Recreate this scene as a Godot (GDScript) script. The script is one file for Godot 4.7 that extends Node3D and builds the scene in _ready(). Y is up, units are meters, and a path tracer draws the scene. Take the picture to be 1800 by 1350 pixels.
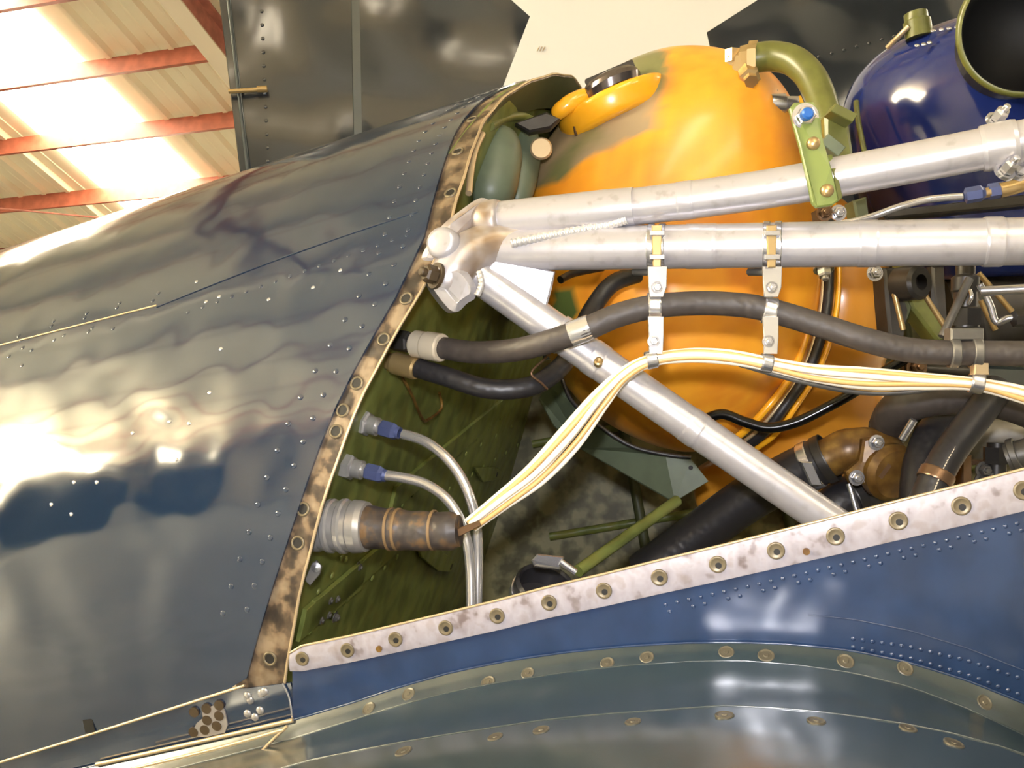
extends Node3D
# Close view into the open accessory bay of a navy-blue aircraft nose inside a hangar.

const FPX := 1758.43          # focal length in pixels of the 1800 x 1350 frame
const GR := -1                # flat smooth group
var CAM := Transform3D()
var ORG := Vector3.ZERO
var used := {}
var M := {}
var rng := RandomNumberGenerator.new()
# the fuselage: a slightly widening elliptical cone (axis u, up v, outboard w)
var FU: Vector3
var FV: Vector3
var FW: Vector3
var FC: Vector3
var FN: Vector3
const FA := 0.6045
const FB := 0.6223
const FK := 0.0745

class MB:
	var v := PackedVector3Array()
	var g := PackedInt32Array()
	var c := PackedColorArray()
	func tri(a: Vector3, b: Vector3, d: Vector3, s := 1) -> void:
		v.append(a); v.append(d); v.append(b); g.append(s)
	func quad(a: Vector3, b: Vector3, d: Vector3, e: Vector3, s := 1) -> void:
		tri(a, b, d, s); tri(a, d, e, s)
	func grid(rows: Array, s := 1, wrap := false, flip := false) -> void:
		for i in rows.size() - 1:
			var p: PackedVector3Array = rows[i]
			var q: PackedVector3Array = rows[i + 1]
			var n := p.size()
			for j in (n if wrap else n - 1):
				var k := (j + 1) % n
				if flip: quad(p[j], q[j], q[k], p[k], s)
				else: quad(p[j], p[k], q[k], q[j], s)
	func fan(ring: PackedVector3Array, s := -1, flip := false) -> void:
		var m := Vector3.ZERO
		for p in ring: m += p
		m /= ring.size()
		for j in ring.size():
			var k := (j + 1) % ring.size()
			if flip: tri(m, ring[k], ring[j], s)
			else: tri(m, ring[j], ring[k], s)
	static func frame(t: Vector3) -> Array:
		var h := Vector3.UP if absf(t.y) < 0.9 else Vector3.RIGHT
		var n := h.cross(t).normalized()
		return [n, t.cross(n)]
	func tube(pts: PackedVector3Array, rad: Variant, sides := 16, caps := true, s := 1) -> void:
		var rows := []
		var nrm := Vector3.ZERO
		for i in pts.size():
			var t := (pts[mini(i + 1, pts.size() - 1)] - pts[maxi(i - 1, 0)]).normalized()
			if i == 0: nrm = frame(t)[0]
			else: nrm = (nrm - t * nrm.dot(t)).normalized()
			var b := t.cross(nrm)
			var r: float = rad[i] if rad is Array or rad is PackedFloat32Array else rad
			var ring := PackedVector3Array()
			for j in sides:
				var a := TAU * j / sides
				ring.append(pts[i] + (nrm * cos(a) + b * sin(a)) * r)
			rows.append(ring)
		grid(rows, s, true)
		if caps:
			fan(rows[0], s + 1, true)
			fan(rows[rows.size() - 1], s + 2)
	func lathe(o: Vector3, axis: Vector3, prof: Array, sides := 24, sharp := true, squash := 1.0, s0 := 10) -> void:
		var t := axis.normalized()
		var f := frame(t)
		var n: Vector3 = f[0]
		var b: Vector3 = f[1]
		var rows := []
		for p in prof:
			var ring := PackedVector3Array()
			for j in sides:
				var a := TAU * j / sides
				ring.append(o + t * p[0] + (n * cos(a) + b * sin(a) * squash) * maxf(p[1], 0.00001))
			rows.append(ring)
		if sharp:
			for i in rows.size() - 1:
				grid([rows[i], rows[i + 1]], s0 + i if sides > 8 else -1, true)
		else:
			grid(rows, s0, true)
	func slab(pts: PackedVector3Array, out: Vector3, th: float, bev := 0.0) -> void:
		# polygon (any winding) in front, extruded back along -out by th
		var o := out.normalized()
		var f := frame(o)
		var p2 := PackedVector2Array()
		for p in pts: p2.append(Vector2(p.dot(f[0]), p.dot(f[1])))
		if Geometry2D.is_polygon_clockwise(p2):
			pts = pts.duplicate(); pts.reverse(); p2.reverse()
		var m := pts.size()
		var front := pts.duplicate()
		if bev > 0.0:
			for i in m:
				var e0 := (pts[i] - pts[(i + m - 1) % m]).normalized()
				var e1 := (pts[(i + 1) % m] - pts[i]).normalized()
				var inn := (o.cross(e0) + o.cross(e1)).normalized()
				front[i] = pts[i] + inn * bev
		var mid := PackedVector3Array(); var back := PackedVector3Array()
		for p in pts:
			mid.append(p - o * bev); back.append(p - o * th)
		var idx := Geometry2D.triangulate_polygon(p2)
		for i in range(0, idx.size(), 3):
			var a := idx[i]; var b := idx[i + 1]; var d := idx[i + 2]
			if (p2[b] - p2[a]).cross(p2[d] - p2[a]) < 0.0:
				var q := b; b = d; d = q
			tri(front[a], front[b], front[d], -1)
			tri(back[a], back[d], back[b], -1)
		for i in m:
			var k := (i + 1) % m
			if bev > 0.0: quad(mid[i], mid[k], front[k], front[i], -1)
			quad(back[i], back[k], mid[k], mid[i], -1)
	func box(c0: Vector3, X: Vector3, Y: Vector3, Z: Vector3, bev := 0.0) -> void:
		# half vectors X, Y, Z
		var p := PackedVector3Array([c0 - X - Y + Z, c0 + X - Y + Z, c0 + X + Y + Z, c0 - X + Y + Z])
		slab(p, Z, Z.length() * 2.0, bev)
	func sheet(rows: Array, th: float, flip := false, close := false) -> void:
		# a curved plate: front grid, back grid along the normals, closed borders
		var back := []
		for i in rows.size():
			var q := PackedVector3Array()
			var n: int = rows[i].size()
			for j in n:
				var di: Vector3 = rows[mini(i + 1, rows.size() - 1)][j] - rows[maxi(i - 1, 0)][j]
				var dj: Vector3 = rows[i][mini(j + 1, n - 1)] - rows[i][maxi(j - 1, 0)]
				var nn := dj.cross(di).normalized()
				if flip: nn = -nn
				q.append(rows[i][j] - nn * th)
			back.append(q)
		grid(rows, 1, false, flip)
		grid(back, 2, false, not flip)
		var L := rows.size() - 1
		grid([back[0], rows[0]], -1, false, flip)
		grid([rows[L], back[L]], -1, false, flip)
		for i in L:
			var n: int = rows[i].size() - 1
			if flip:
				quad(rows[i][0], rows[i + 1][0], back[i + 1][0], back[i][0], -1)
				quad(rows[i][n], back[i][n], back[i + 1][n], rows[i + 1][n], -1)
			else:
				quad(rows[i][0], back[i][0], back[i + 1][0], rows[i + 1][0], -1)
				quad(rows[i][n], rows[i + 1][n], back[i + 1][n], back[i][n], -1)
	func build(off: Vector3) -> ArrayMesh:
		var st := SurfaceTool.new()
		st.begin(Mesh.PRIMITIVE_TRIANGLES)
		var cols := c.size() == v.size()
		for i in g.size():
			st.set_smooth_group(g[i])
			for k in 3:
				if cols: st.set_color(c[i * 3 + k])
				st.add_vertex(v[i * 3 + k] - off)
		st.generate_normals()
		st.index()
		return st.commit()

# ---------- placing ----------
func P(x: float, y: float, d: float) -> Vector3:
	return CAM * Vector3((x - 900.0) / FPX * d, (675.0 - y) / FPX * d, -d)
func cv(x: float, y: float, f: float) -> Vector3:
	return CAM.basis * Vector3(x, y, -f)
func Q(a: Array) -> PackedVector3Array:
	var r := PackedVector3Array()
	for i in range(0, a.size(), 3): r.append(P(a[i], a[i + 1], a[i + 2]))
	return r
func poly(a: Array, d: float) -> PackedVector3Array:
	var r := PackedVector3Array()
	for i in range(0, a.size(), 2): r.append(P(a[i], a[i + 1], d))
	return r
func sp(p: PackedVector3Array, n := 8) -> PackedVector3Array:
	var r := PackedVector3Array()
	for i in p.size() - 1:
		var a := p[maxi(i - 1, 0)]; var b := p[i]; var c := p[i + 1]; var d := p[mini(i + 2, p.size() - 1)]
		for k in n:
			r.append(b.cubic_interpolate(c, a, d, float(k) / n))
	r.append(p[p.size() - 1])
	return r
func loop(p: PackedVector3Array, n := 6) -> PackedVector3Array:   # closed spline
	var r := PackedVector3Array()
	var m := p.size()
	for i in m:
		for k in n:
			r.append(p[i].cubic_interpolate(p[(i + 1) % m], p[(i + m - 1) % m], p[(i + 2) % m], float(k) / n))
	return r
func path(a: Array, n := 8) -> PackedVector3Array:
	return sp(Q(a), n)
func px(n: float, d: float) -> float:
	return n * d / FPX
func cam_dir(x: float, y: float) -> Vector3:
	return CAM.basis * Vector3((x - 900.0) / FPX, (675.0 - y) / FPX, -1.0)
func hit(x: float, y: float) -> Vector3:                # the fuselage surface met at a pixel
	var D := cam_dir(x, y)
	var o := CAM.origin - FC
	var ov := o.dot(FV) / FA; var ow := o.dot(FW) / FB; var ou := 1.0 + FK * o.dot(FU)
	var dv := D.dot(FV) / FA; var dw := D.dot(FW) / FB; var du := FK * D.dot(FU)
	var A := dv * dv + dw * dw - du * du
	var B := 2.0 * (ov * dv + ow * dw - ou * du)
	var C := ov * ov + ow * ow - ou * ou
	var disc := maxf(B * B - 4.0 * A * C, 0.0)
	return CAM.origin + D * ((-B - sqrt(disc)) / (2.0 * A))
func fnorm(p: Vector3) -> Vector3:
	var q := p - FC
	return (FV * (q.dot(FV) / FA / FA) + FW * (q.dot(FW) / FB / FB) - FU * FK).normalized()
func fus(s: float, deg: float, off := 0.0) -> Vector3:
	var a := deg_to_rad(deg)
	var e := FV * (FA * sin(a)) + FW * (FB * cos(a))
	var p := FC + FU * s + e * (1.0 + FK * s)
	return p + fnorm(p) * off
func wall_hit(x: float, y: float, off := 0.0) -> Vector3:  # the firewall met at a pixel
	var D := cam_dir(x, y)
	return CAM.origin + D * ((FN.dot(FC - CAM.origin) + off) / FN.dot(D))
func table(t: Array, x: float) -> float:
	if x <= t[0]: return t[1]
	for i in range(2, t.size(), 2):
		if x <= t[i]:
			var k: float = (x - t[i - 2]) / (t[i] - t[i - 2])
			return lerpf(t[i - 1], t[i + 1], k)
	return t[t.size() - 1]
func s_rim(deg: float) -> float:
	return table([-12, -0.075, -5.2, -0.034, 2.3, 0.011, 8.7, 0.05, 15.2, 0.086, 20.7, 0.119, 25.3, 0.153, 30.4, 0.189, 36.4, 0.216, 45.8, 0.231, 55.7, 0.243, 65.7, 0.268, 75, 0.305, 85, 0.328, 93, 0.329, 109, 0.31, 124, 0.267, 148, 0.169, 180, 0.0, 215, -0.15], deg)

func s_plane(deg: float) -> float:
	var a := deg_to_rad(deg)
	var e := FV * (FA * sin(a)) + FW * (FB * cos(a))
	return -(FN.dot(e)) / (FN.dot(FU) + FK * FN.dot(e))

# ---------- naming ----------
func numbered(n: String, parent: Node) -> String:
	var k := str(parent.get_instance_id()) + n
	if not used.has(k):
		used[k] = 0
		return n
	used[k] += 1
	return "%s_%03d" % [n, used[k]]
func tag(o: Node, label := "", category := "", group := "", kind := "") -> void:
	if label: o.set_meta("label", label)
	if category: o.set_meta("category", category)
	if group: o.set_meta("group", group)
	if kind: o.set_meta("kind", kind)
func thing(n: String, label: String, category: String, at: Vector3, group := "", kind := "") -> Node3D:
	var o := Node3D.new()
	o.name = numbered(n, self)
	add_child(o)
	o.position = at
	ORG = at
	tag(o, label, category, group, kind)
	return o
func obj(n: String, b: MB, m: Material, parent: Node3D, label := "", kind := "") -> MeshInstance3D:
	var o := MeshInstance3D.new()
	o.name = numbered(n, parent)
	o.mesh = b.build(ORG)
	o.material_override = m
	parent.add_child(o)
	tag(o, label, "", "", kind)
	return o
func solo(n: String, b: MB, m: Material, label: String, category: String, group := "", kind := "") -> MeshInstance3D:
	var lo := b.v[0]; var hi := b.v[0]
	for p in b.v:
		lo = lo.min(p); hi = hi.max(p)
	ORG = Vector3((lo.x + hi.x) / 2, lo.y, (lo.z + hi.z) / 2)
	var o := obj(n, b, m, self)
	o.position = ORG
	tag(o, label, category, group, kind)
	return o
func stud(n: String, mesh: Mesh, m: Material, parent: Node3D, p: Vector3, axis: Vector3, turn := 0.0, sc := 1.0) -> MeshInstance3D:
	var o := MeshInstance3D.new()
	o.name = numbered(n, parent)
	o.mesh = mesh
	o.material_override = m
	parent.add_child(o)
	var f := MB.frame(axis.normalized())
	var X: Vector3 = f[0]
	var Y: Vector3 = f[1]
	o.transform = Transform3D(Basis(X.rotated(axis.normalized(), turn), Y.rotated(axis.normalized(), turn), axis.normalized()) * Basis.from_scale(Vector3.ONE * sc), p - ORG)
	return o
func dome(r: float, h: float, sides := 10) -> ArrayMesh:
	var b := MB.new()
	b.lathe(Vector3(0, 0, -h * 0.4), Vector3(0, 0, 1), [[0, 0], [0, r], [h * 0.55, r], [h * 1.0, r * 0.8], [h * 1.3, r * 0.42], [h * 1.4, 0]], sides, false)
	return b.build(Vector3.ZERO)
func bolt_mesh(r: float, h: float) -> ArrayMesh:
	var b := MB.new()
	b.lathe(Vector3.ZERO, Vector3(0, 0, 1), [[-h * 0.3, 0], [-h * 0.3, r * 1.45], [0, r * 1.45], [0, r]], 18)
	b.lathe(Vector3.ZERO, Vector3(0, 0, 1), [[0, r], [h * 0.8, r], [h, r * 0.82], [h, 0]], 6)
	b.lathe(Vector3.ZERO, Vector3(0, 0, 1), [[h, r * 0.5], [h * 1.35, r * 0.5], [h * 1.45, r * 0.4], [h * 1.45, 0]], 12)
	return b.build(Vector3.ZERO)

# ---------- materials ----------
func noise_img(sd: int, f: float, size := 256, oct := 4) -> Image:
	var n := FastNoiseLite.new()
	n.seed = sd
	n.frequency = f
	n.fractal_octaves = oct
	var im := n.get_seamless_image(size, size)
	im.convert(Image.FORMAT_RGBA8)
	return im
func ramp_tex(sd: int, f: float, stops: Array, size := 256, oct := 4, stretch := 1) -> ImageTexture:
	var im := noise_img(sd, f, size, oct)
	var out := Image.create(size, size, false, Image.FORMAT_RGBA8)
	var gr := Gradient.new()
	var offs := PackedFloat32Array(); var cols := PackedColorArray()
	for i in range(0, stops.size(), 2):
		offs.append(stops[i]); cols.append(stops[i + 1])
	gr.offsets = offs; gr.colors = cols
	for y in size:
		for x in size:
			out.set_pixel(x, y, gr.sample(im.get_pixel(x, (y * stretch) % size).r))
	return ImageTexture.create_from_image(out)
func normal_tex(sd: int, f: float, amount: float, size := 256, oct := 3) -> ImageTexture:
	# slopes of a smooth seamless height field, taken in floating point
	var small := size / 4
	var n := FastNoiseLite.new()
	n.seed = sd
	n.frequency = f * 4.0
	n.fractal_octaves = oct
	var src := n.get_seamless_image(small, small)
	src.convert(Image.FORMAT_RF)
	var h := PackedFloat32Array()
	h.resize(small * small)
	for y in small:
		for x in small: h[y * small + x] = src.get_pixel(x, y).r
	for rep in 2:
		var g := h.duplicate()
		for y in small:
			for x in small:
				var t := 0.0
				for dy in [-1, 0, 1]:
					for dx in [-1, 0, 1]:
						t += h[((y + dy + small) % small) * small + (x + dx + small) % small]
				g[y * small + x] = t / 9.0
		h = g
	var at := func(x: int, y: int) -> float: return h[((y + small) % small) * small + (x + small) % small]
	var out := Image.create(small, small, false, Image.FORMAT_RGBA8)
	for y in small:
		for x in small:
			var dx: float = (at.call(x + 1, y) - at.call(x - 1, y)) * amount
			var dy: float = (at.call(x, y + 1) - at.call(x, y - 1)) * amount
			var v := Vector3(-dx, dy, 1.0).normalized() * 0.5 + Vector3.ONE * 0.5
			out.set_pixel(x, y, Color(v.x, v.y, v.z))
	return ImageTexture.create_from_image(out)
func mat(col: Color, rough: float, metal := 0.0, o := {}) -> StandardMaterial3D:
	var m := StandardMaterial3D.new()
	m.albedo_color = col
	m.roughness = rough
	m.metallic = metal
	m.metallic_specular = o.get("spec", 0.5)
	if o.has("tex"): m.albedo_texture = o.tex
	if o.has("nrm"):
		m.normal_enabled = true
		m.normal_texture = o.nrm
		m.normal_scale = o.get("ns", 0.3)
	if o.has("rtex"):
		m.roughness_texture = o.rtex
	if o.has("coat"):
		m.clearcoat_enabled = true
		m.clearcoat = o.coat
		m.clearcoat_roughness = o.get("coat_rough", 0.1)
	if o.has("vc"): m.vertex_color_use_as_albedo = true
	if o.has("glow"):
		m.emission_enabled = true
		m.emission = o.glow
		m.emission_energy_multiplier = o.get("ge", 1.0)
	if o.has("tex") or o.has("nrm") or o.has("rtex"):
		m.uv1_triplanar = true
		m.uv1_world_triplanar = true
		m.uv1_scale = Vector3.ONE * o.get("scale", 2.0)
	return m
func materials() -> void:
	var grey := func(a: float, b: float, sd: int, f: float) -> ImageTexture: return ramp_tex(sd, f, [0.25, Color(a, a, a), 0.75, Color(b, b, b)])
	var soft: ImageTexture = grey.call(0.86, 1.0, 3, 0.02)
	var wave := normal_tex(5, 0.012, 9.0, 256, 3)
	var peel := normal_tex(6, 0.03, 5.0, 256, 4)
	var fine := normal_tex(7, 0.08, 3.0, 256, 3)
	M.navy = mat(Color(0.085, 0.155, 0.245), 0.1, 0.0, {"spec": 0.85, "coat": 0.45, "coat_rough": 0.07, "nrm": wave, "ns": 0.035, "scale": 2.6})
	M.navy_side = mat(Color(0.14, 0.215, 0.345), 0.22, 0.0, {"spec": 0.6, "nrm": peel, "ns": 0.08, "scale": 3.0, "tex": soft})
	M.fairing = mat(Color(0.15, 0.20, 0.22), 0.24, 0.0, {"spec": 1.0, "coat": 0.7, "coat_rough": 0.2, "nrm": wave, "ns": 0.04, "scale": 3.4})
	M.wing = mat(Color(0.12, 0.14, 0.17), 0.18, 0.0, {"spec": 0.8, "nrm": wave, "ns": 0.25, "scale": 0.7})
	M.duct_blue = mat(Color(0.09, 0.14, 0.36), 0.12, 0.0, {"spec": 0.6, "nrm": peel, "ns": 0.03, "scale": 3.0})
	M.star = mat(Color(0.93, 0.93, 0.92), 0.45)
	M.flange = mat(Color(0.86, 0.85, 0.84), 0.5, 0.15, {"scale": 7.0, "nrm": fine, "ns": 0.3, "tex": ramp_tex(21, 0.018, [0.2, Color(0.14, 0.115, 0.10), 0.42, Color(0.30, 0.25, 0.20), 0.55, Color(0.52, 0.44, 0.34), 0.78, Color(0.62, 0.55, 0.45)])})
	M.rail = mat(Color(0.78, 0.78, 0.81), 0.45, 0.1, {"scale": 5.0, "nrm": fine, "ns": 0.2, "tex": ramp_tex(22, 0.03, [0.15, Color(0.50, 0.44, 0.42), 0.3, Color(0.71, 0.68, 0.68), 0.6, Color(0.78, 0.76, 0.77), 0.8, Color(0.70, 0.66, 0.64)])})
	M.recess = mat(Color(0.42, 0.38, 0.30), 0.4, 0.4)
	M.hole = mat(Color(0.05, 0.045, 0.04), 0.6)
	M.green = mat(Color(0.46, 0.49, 0.26), 0.42, 0.0, {"nrm": peel, "ns": 0.12, "scale": 3.0, "tex": ramp_tex(31, 0.02, [0.2, Color(0.7, 0.72, 0.66), 0.55, Color(0.95, 0.97, 0.95), 0.85, Color(1.0, 0.94, 0.86)])})
	M.green_dark = mat(Color(0.28, 0.30, 0.18), 0.5, 0.0, {"tex": soft, "scale": 3.0})
	M.cowl_inside = mat(Color(0.54, 0.52, 0.38), 0.5, 0.0, {"tex": ramp_tex(33, 0.02, [0.25, Color(0.55, 0.55, 0.5), 0.6, Color(1, 1, 1)]), "scale": 3.0})
	M.teal = mat(Color(0.37, 0.41, 0.33), 0.45, 0.0, {"tex": soft, "scale": 3.0})
	M.olive = mat(Color(0.40, 0.41, 0.20), 0.35, 0.0, {"tex": soft, "scale": 5.0})
	M.chromate = mat(Color(0.42, 0.47, 0.23), 0.38)
	M.mount = mat(Color(0.73, 0.72, 0.735), 0.3, 0.5, {"spec": 0.5, "nrm": fine, "ns": 0.06, "scale": 6.0, "tex": ramp_tex(41, 0.03, [0.12, Color(0.90, 0.89, 0.88), 0.3, Color(0.985, 0.985, 0.985), 0.8, Color(1, 1, 1)])})
	M.mount_worn = mat(Color(1, 1, 1), 0.36, 0.45, {"nrm": fine, "ns": 0.15, "scale": 5.0, "tex": ramp_tex(42, 0.012, [0.22, Color(0.50, 0.41, 0.31), 0.42, Color(0.66, 0.61, 0.56), 0.6, Color(0.73, 0.72, 0.735)])})
	M.weld = mat(Color(0.76, 0.75, 0.74), 0.32, 0.5)
	M.steel = mat(Color(0.80, 0.80, 0.82), 0.24, 0.9)
	M.alu = mat(Color(0.80, 0.79, 0.78), 0.22, 0.75)
	M.dark_metal = mat(Color(0.26, 0.25, 0.24), 0.38, 0.6, {"tex": soft, "scale": 6.0})
	M.grey_metal = mat(Color(0.46, 0.45, 0.43), 0.4, 0.6, {"tex": soft, "scale": 6.0})
	M.fitting = mat(Color(0.72, 0.71, 0.70), 0.28, 0.6, {"tex": soft, "scale": 6.0})
	M.vent = mat(Color(0.24, 0.19, 0.12), 0.5)
	M.patch = mat(Color(0.56, 0.54, 0.52), 0.45, 0.3)
	M.sleeve_band = mat(Color(0.46, 0.37, 0.25), 0.55)
	M.tin = mat(Color(0.80, 0.75, 0.66), 0.35, 0.25)
	M.brass = mat(Color(0.70, 0.60, 0.42), 0.34, 0.7)
	M.copper = mat(Color(0.46, 0.36, 0.27), 0.34, 0.7)
	M.blue_nut = mat(Color(0.34, 0.38, 0.55), 0.3, 0.5)
	M.blue_bolt = mat(Color(0.12, 0.36, 0.66), 0.4, 0.1)
	M.rubber = mat(Color(0.255, 0.23, 0.215), 0.55, 0.0, {"nrm": fine, "ns": 0.5, "scale": 10.0, "tex": soft})
	M.black_rubber = mat(Color(0.13, 0.125, 0.135), 0.42, 0.0, {"nrm": fine, "ns": 0.3, "scale": 10.0})
	M.black_gloss = mat(Color(0.05, 0.05, 0.055), 0.2)
	M.black = mat(Color(0.03, 0.03, 0.03), 0.6)
	M.sleeve = mat(Color(1, 1, 1), 0.5, 0.0, {"nrm": fine, "ns": 0.5, "scale": 9.0, "tex": ramp_tex(51, 0.02, [0.3, Color(0.20, 0.18, 0.17), 0.6, Color(0.27, 0.24, 0.22), 0.78, Color(0.42, 0.32, 0.20)])})
	M.wire = mat(Color(0.94, 0.90, 0.82), 0.35, 0.0, {"spec": 0.6})
	M.wire_tan = mat(Color(0.80, 0.64, 0.40), 0.38, 0.0, {"spec": 0.6})
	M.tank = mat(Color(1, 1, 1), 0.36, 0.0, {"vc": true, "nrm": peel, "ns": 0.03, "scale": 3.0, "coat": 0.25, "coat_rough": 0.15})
	M.tank_yellow = mat(Color(0.96, 0.68, 0.14), 0.25, 0.0, {"coat": 0.5})
	M.tank_dark = mat(Color(0.80, 0.54, 0.17), 0.3, 0.0, {"coat": 0.3})
	M.sump = mat(Color(1, 1, 1), 0.36, 0.15, {"scale": 7.0, "tex": ramp_tex(61, 0.02, [0.25, Color(0.30, 0.20, 0.09), 0.6, Color(0.45, 0.335, 0.15), 0.8, Color(0.54, 0.42, 0.20)])})
	M.cap = mat(Color(0.45, 0.42, 0.42), 0.18, 0.85)
	M.edge = mat(Color(0.72, 0.64, 0.51), 0.35, 0.5)
	M.fastener = mat(Color(0.34, 0.32, 0.27), 0.4, 0.3)
	M.roof = mat(Color(0.95, 0.925, 0.82), 0.55)
	M.purlin = mat(Color(0.66, 0.36, 0.27), 0.5, 0.0, {"tex": soft, "scale": 1.0})
	M.rafter = mat(Color(0.74, 0.48, 0.42), 0.5, 0.0, {"tex": soft, "scale": 1.0})
	M.pale = mat(Color(0.85, 0.80, 0.72), 0.5)
	M.wall = mat(Color(0.88, 0.84, 0.75), 0.6, 0.0, {"tex": soft, "scale": 0.5})
	M.floor = mat(Color(0.62, 0.62, 0.61), 0.4, 0.0, {"tex": soft, "scale": 0.4})
	M.gable_glass = mat(Color(0.9, 0.9, 0.85), 0.5, 0.0, {"glow": Color(1.0, 0.94, 0.80), "ge": 85.0})
	M.dark_wall = mat(Color(0.20, 0.22, 0.24), 0.6, 0.0, {"tex": soft, "scale": 0.5})  # dark tone placed out of view to darken skin and wing reflections
	M.skylight = mat(Color(0.9, 0.9, 0.85), 0.5, 0.0, {"glow": Color(1.0, 0.95, 0.83), "ge": SKY_L})

const SKY_L := 27.0
const ROOF_F := 11.0
var RY0 := 0.0
var RZ0 := 0.0
func roof_y(z: float) -> float:
	return RY0 + 0.12 * ((z if z < 3.0 else 6.0 - z) - RZ0)
func roof_hit(x: float, y: float, dy := 0.0) -> Vector3:
	var D := cam_dir(x, y)
	var t := (RY0 + dy - 0.12 * RZ0 - CAM.origin.y + 0.12 * CAM.origin.z) / (D.y - 0.12 * D.z)
	return CAM.origin + D * t

func _ready() -> void:
	rng.seed = 7
	# camera
	var cam := Camera3D.new()
	cam.name = "camera"
	cam.fov = 42.0
	cam.near = 0.02
	cam.far = 120.0
	cam.position = Vector3(0, 1.8, 0)
	cam.basis = Basis.from_euler(Vector3(deg_to_rad(15.7), deg_to_rad(18.0), deg_to_rad(3.4)))
	add_child(cam)
	cam.current = true
	CAM = Transform3D(cam.basis, cam.position)
	# sky, exposure
	var we := WorldEnvironment.new()
	we.name = "hangar_environment"
	var e := Environment.new()
	e.background_mode = Environment.BG_COLOR
	e.background_color = Color(0.75, 0.80, 0.86)
	e.tonemap_mode = Environment.TONE_MAPPER_LINEAR
	e.tonemap_exposure = 1.0
	e.sdfgi_enabled = true
	e.ssao_enabled = true
	e.ssil_enabled = true
	we.environment = e
	add_child(we)
	# the camera's flash, just above the lens
	var fl := SpotLight3D.new()
	fl.name = "camera_flash_light"
	fl.position = CAM * Vector3(-0.01, 0.075, 0.0)
	fl.basis = CAM.basis
	fl.spot_angle = 48.0
	fl.spot_range = 30.0
	fl.spot_attenuation = 2.0
	fl.light_size = 0.018
	fl.light_energy = 1.4
	fl.light_color = Color(0.97, 0.97, 1.0)
	fl.shadow_enabled = true
	add_child(fl)
	# frames of the fuselage and the roof
	FU = cv(0.95677, 0.19701, -0.21395)
	FV = cv(-0.20168, 0.97945, 0.0)
	FW = cv(-0.20956, -0.04315, -0.97684)
	FC = P(900, 675, 0.0) + cv(-0.11922, -0.21777, 1.60828)
	FN = cv(0.94081, -0.28483, -0.18368).normalized()
	var rp := P(200, 200, ROOF_F)
	RY0 = rp.y
	RZ0 = rp.z
	materials()
	hangar()
	wing()
	fuselage()
	firewall()
	lower_fuselage()
	oil_tank()
	engine_mount()
	brackets_and_hoses()
	lines_and_conduit()
	machinery()
	upper_right()

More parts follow.
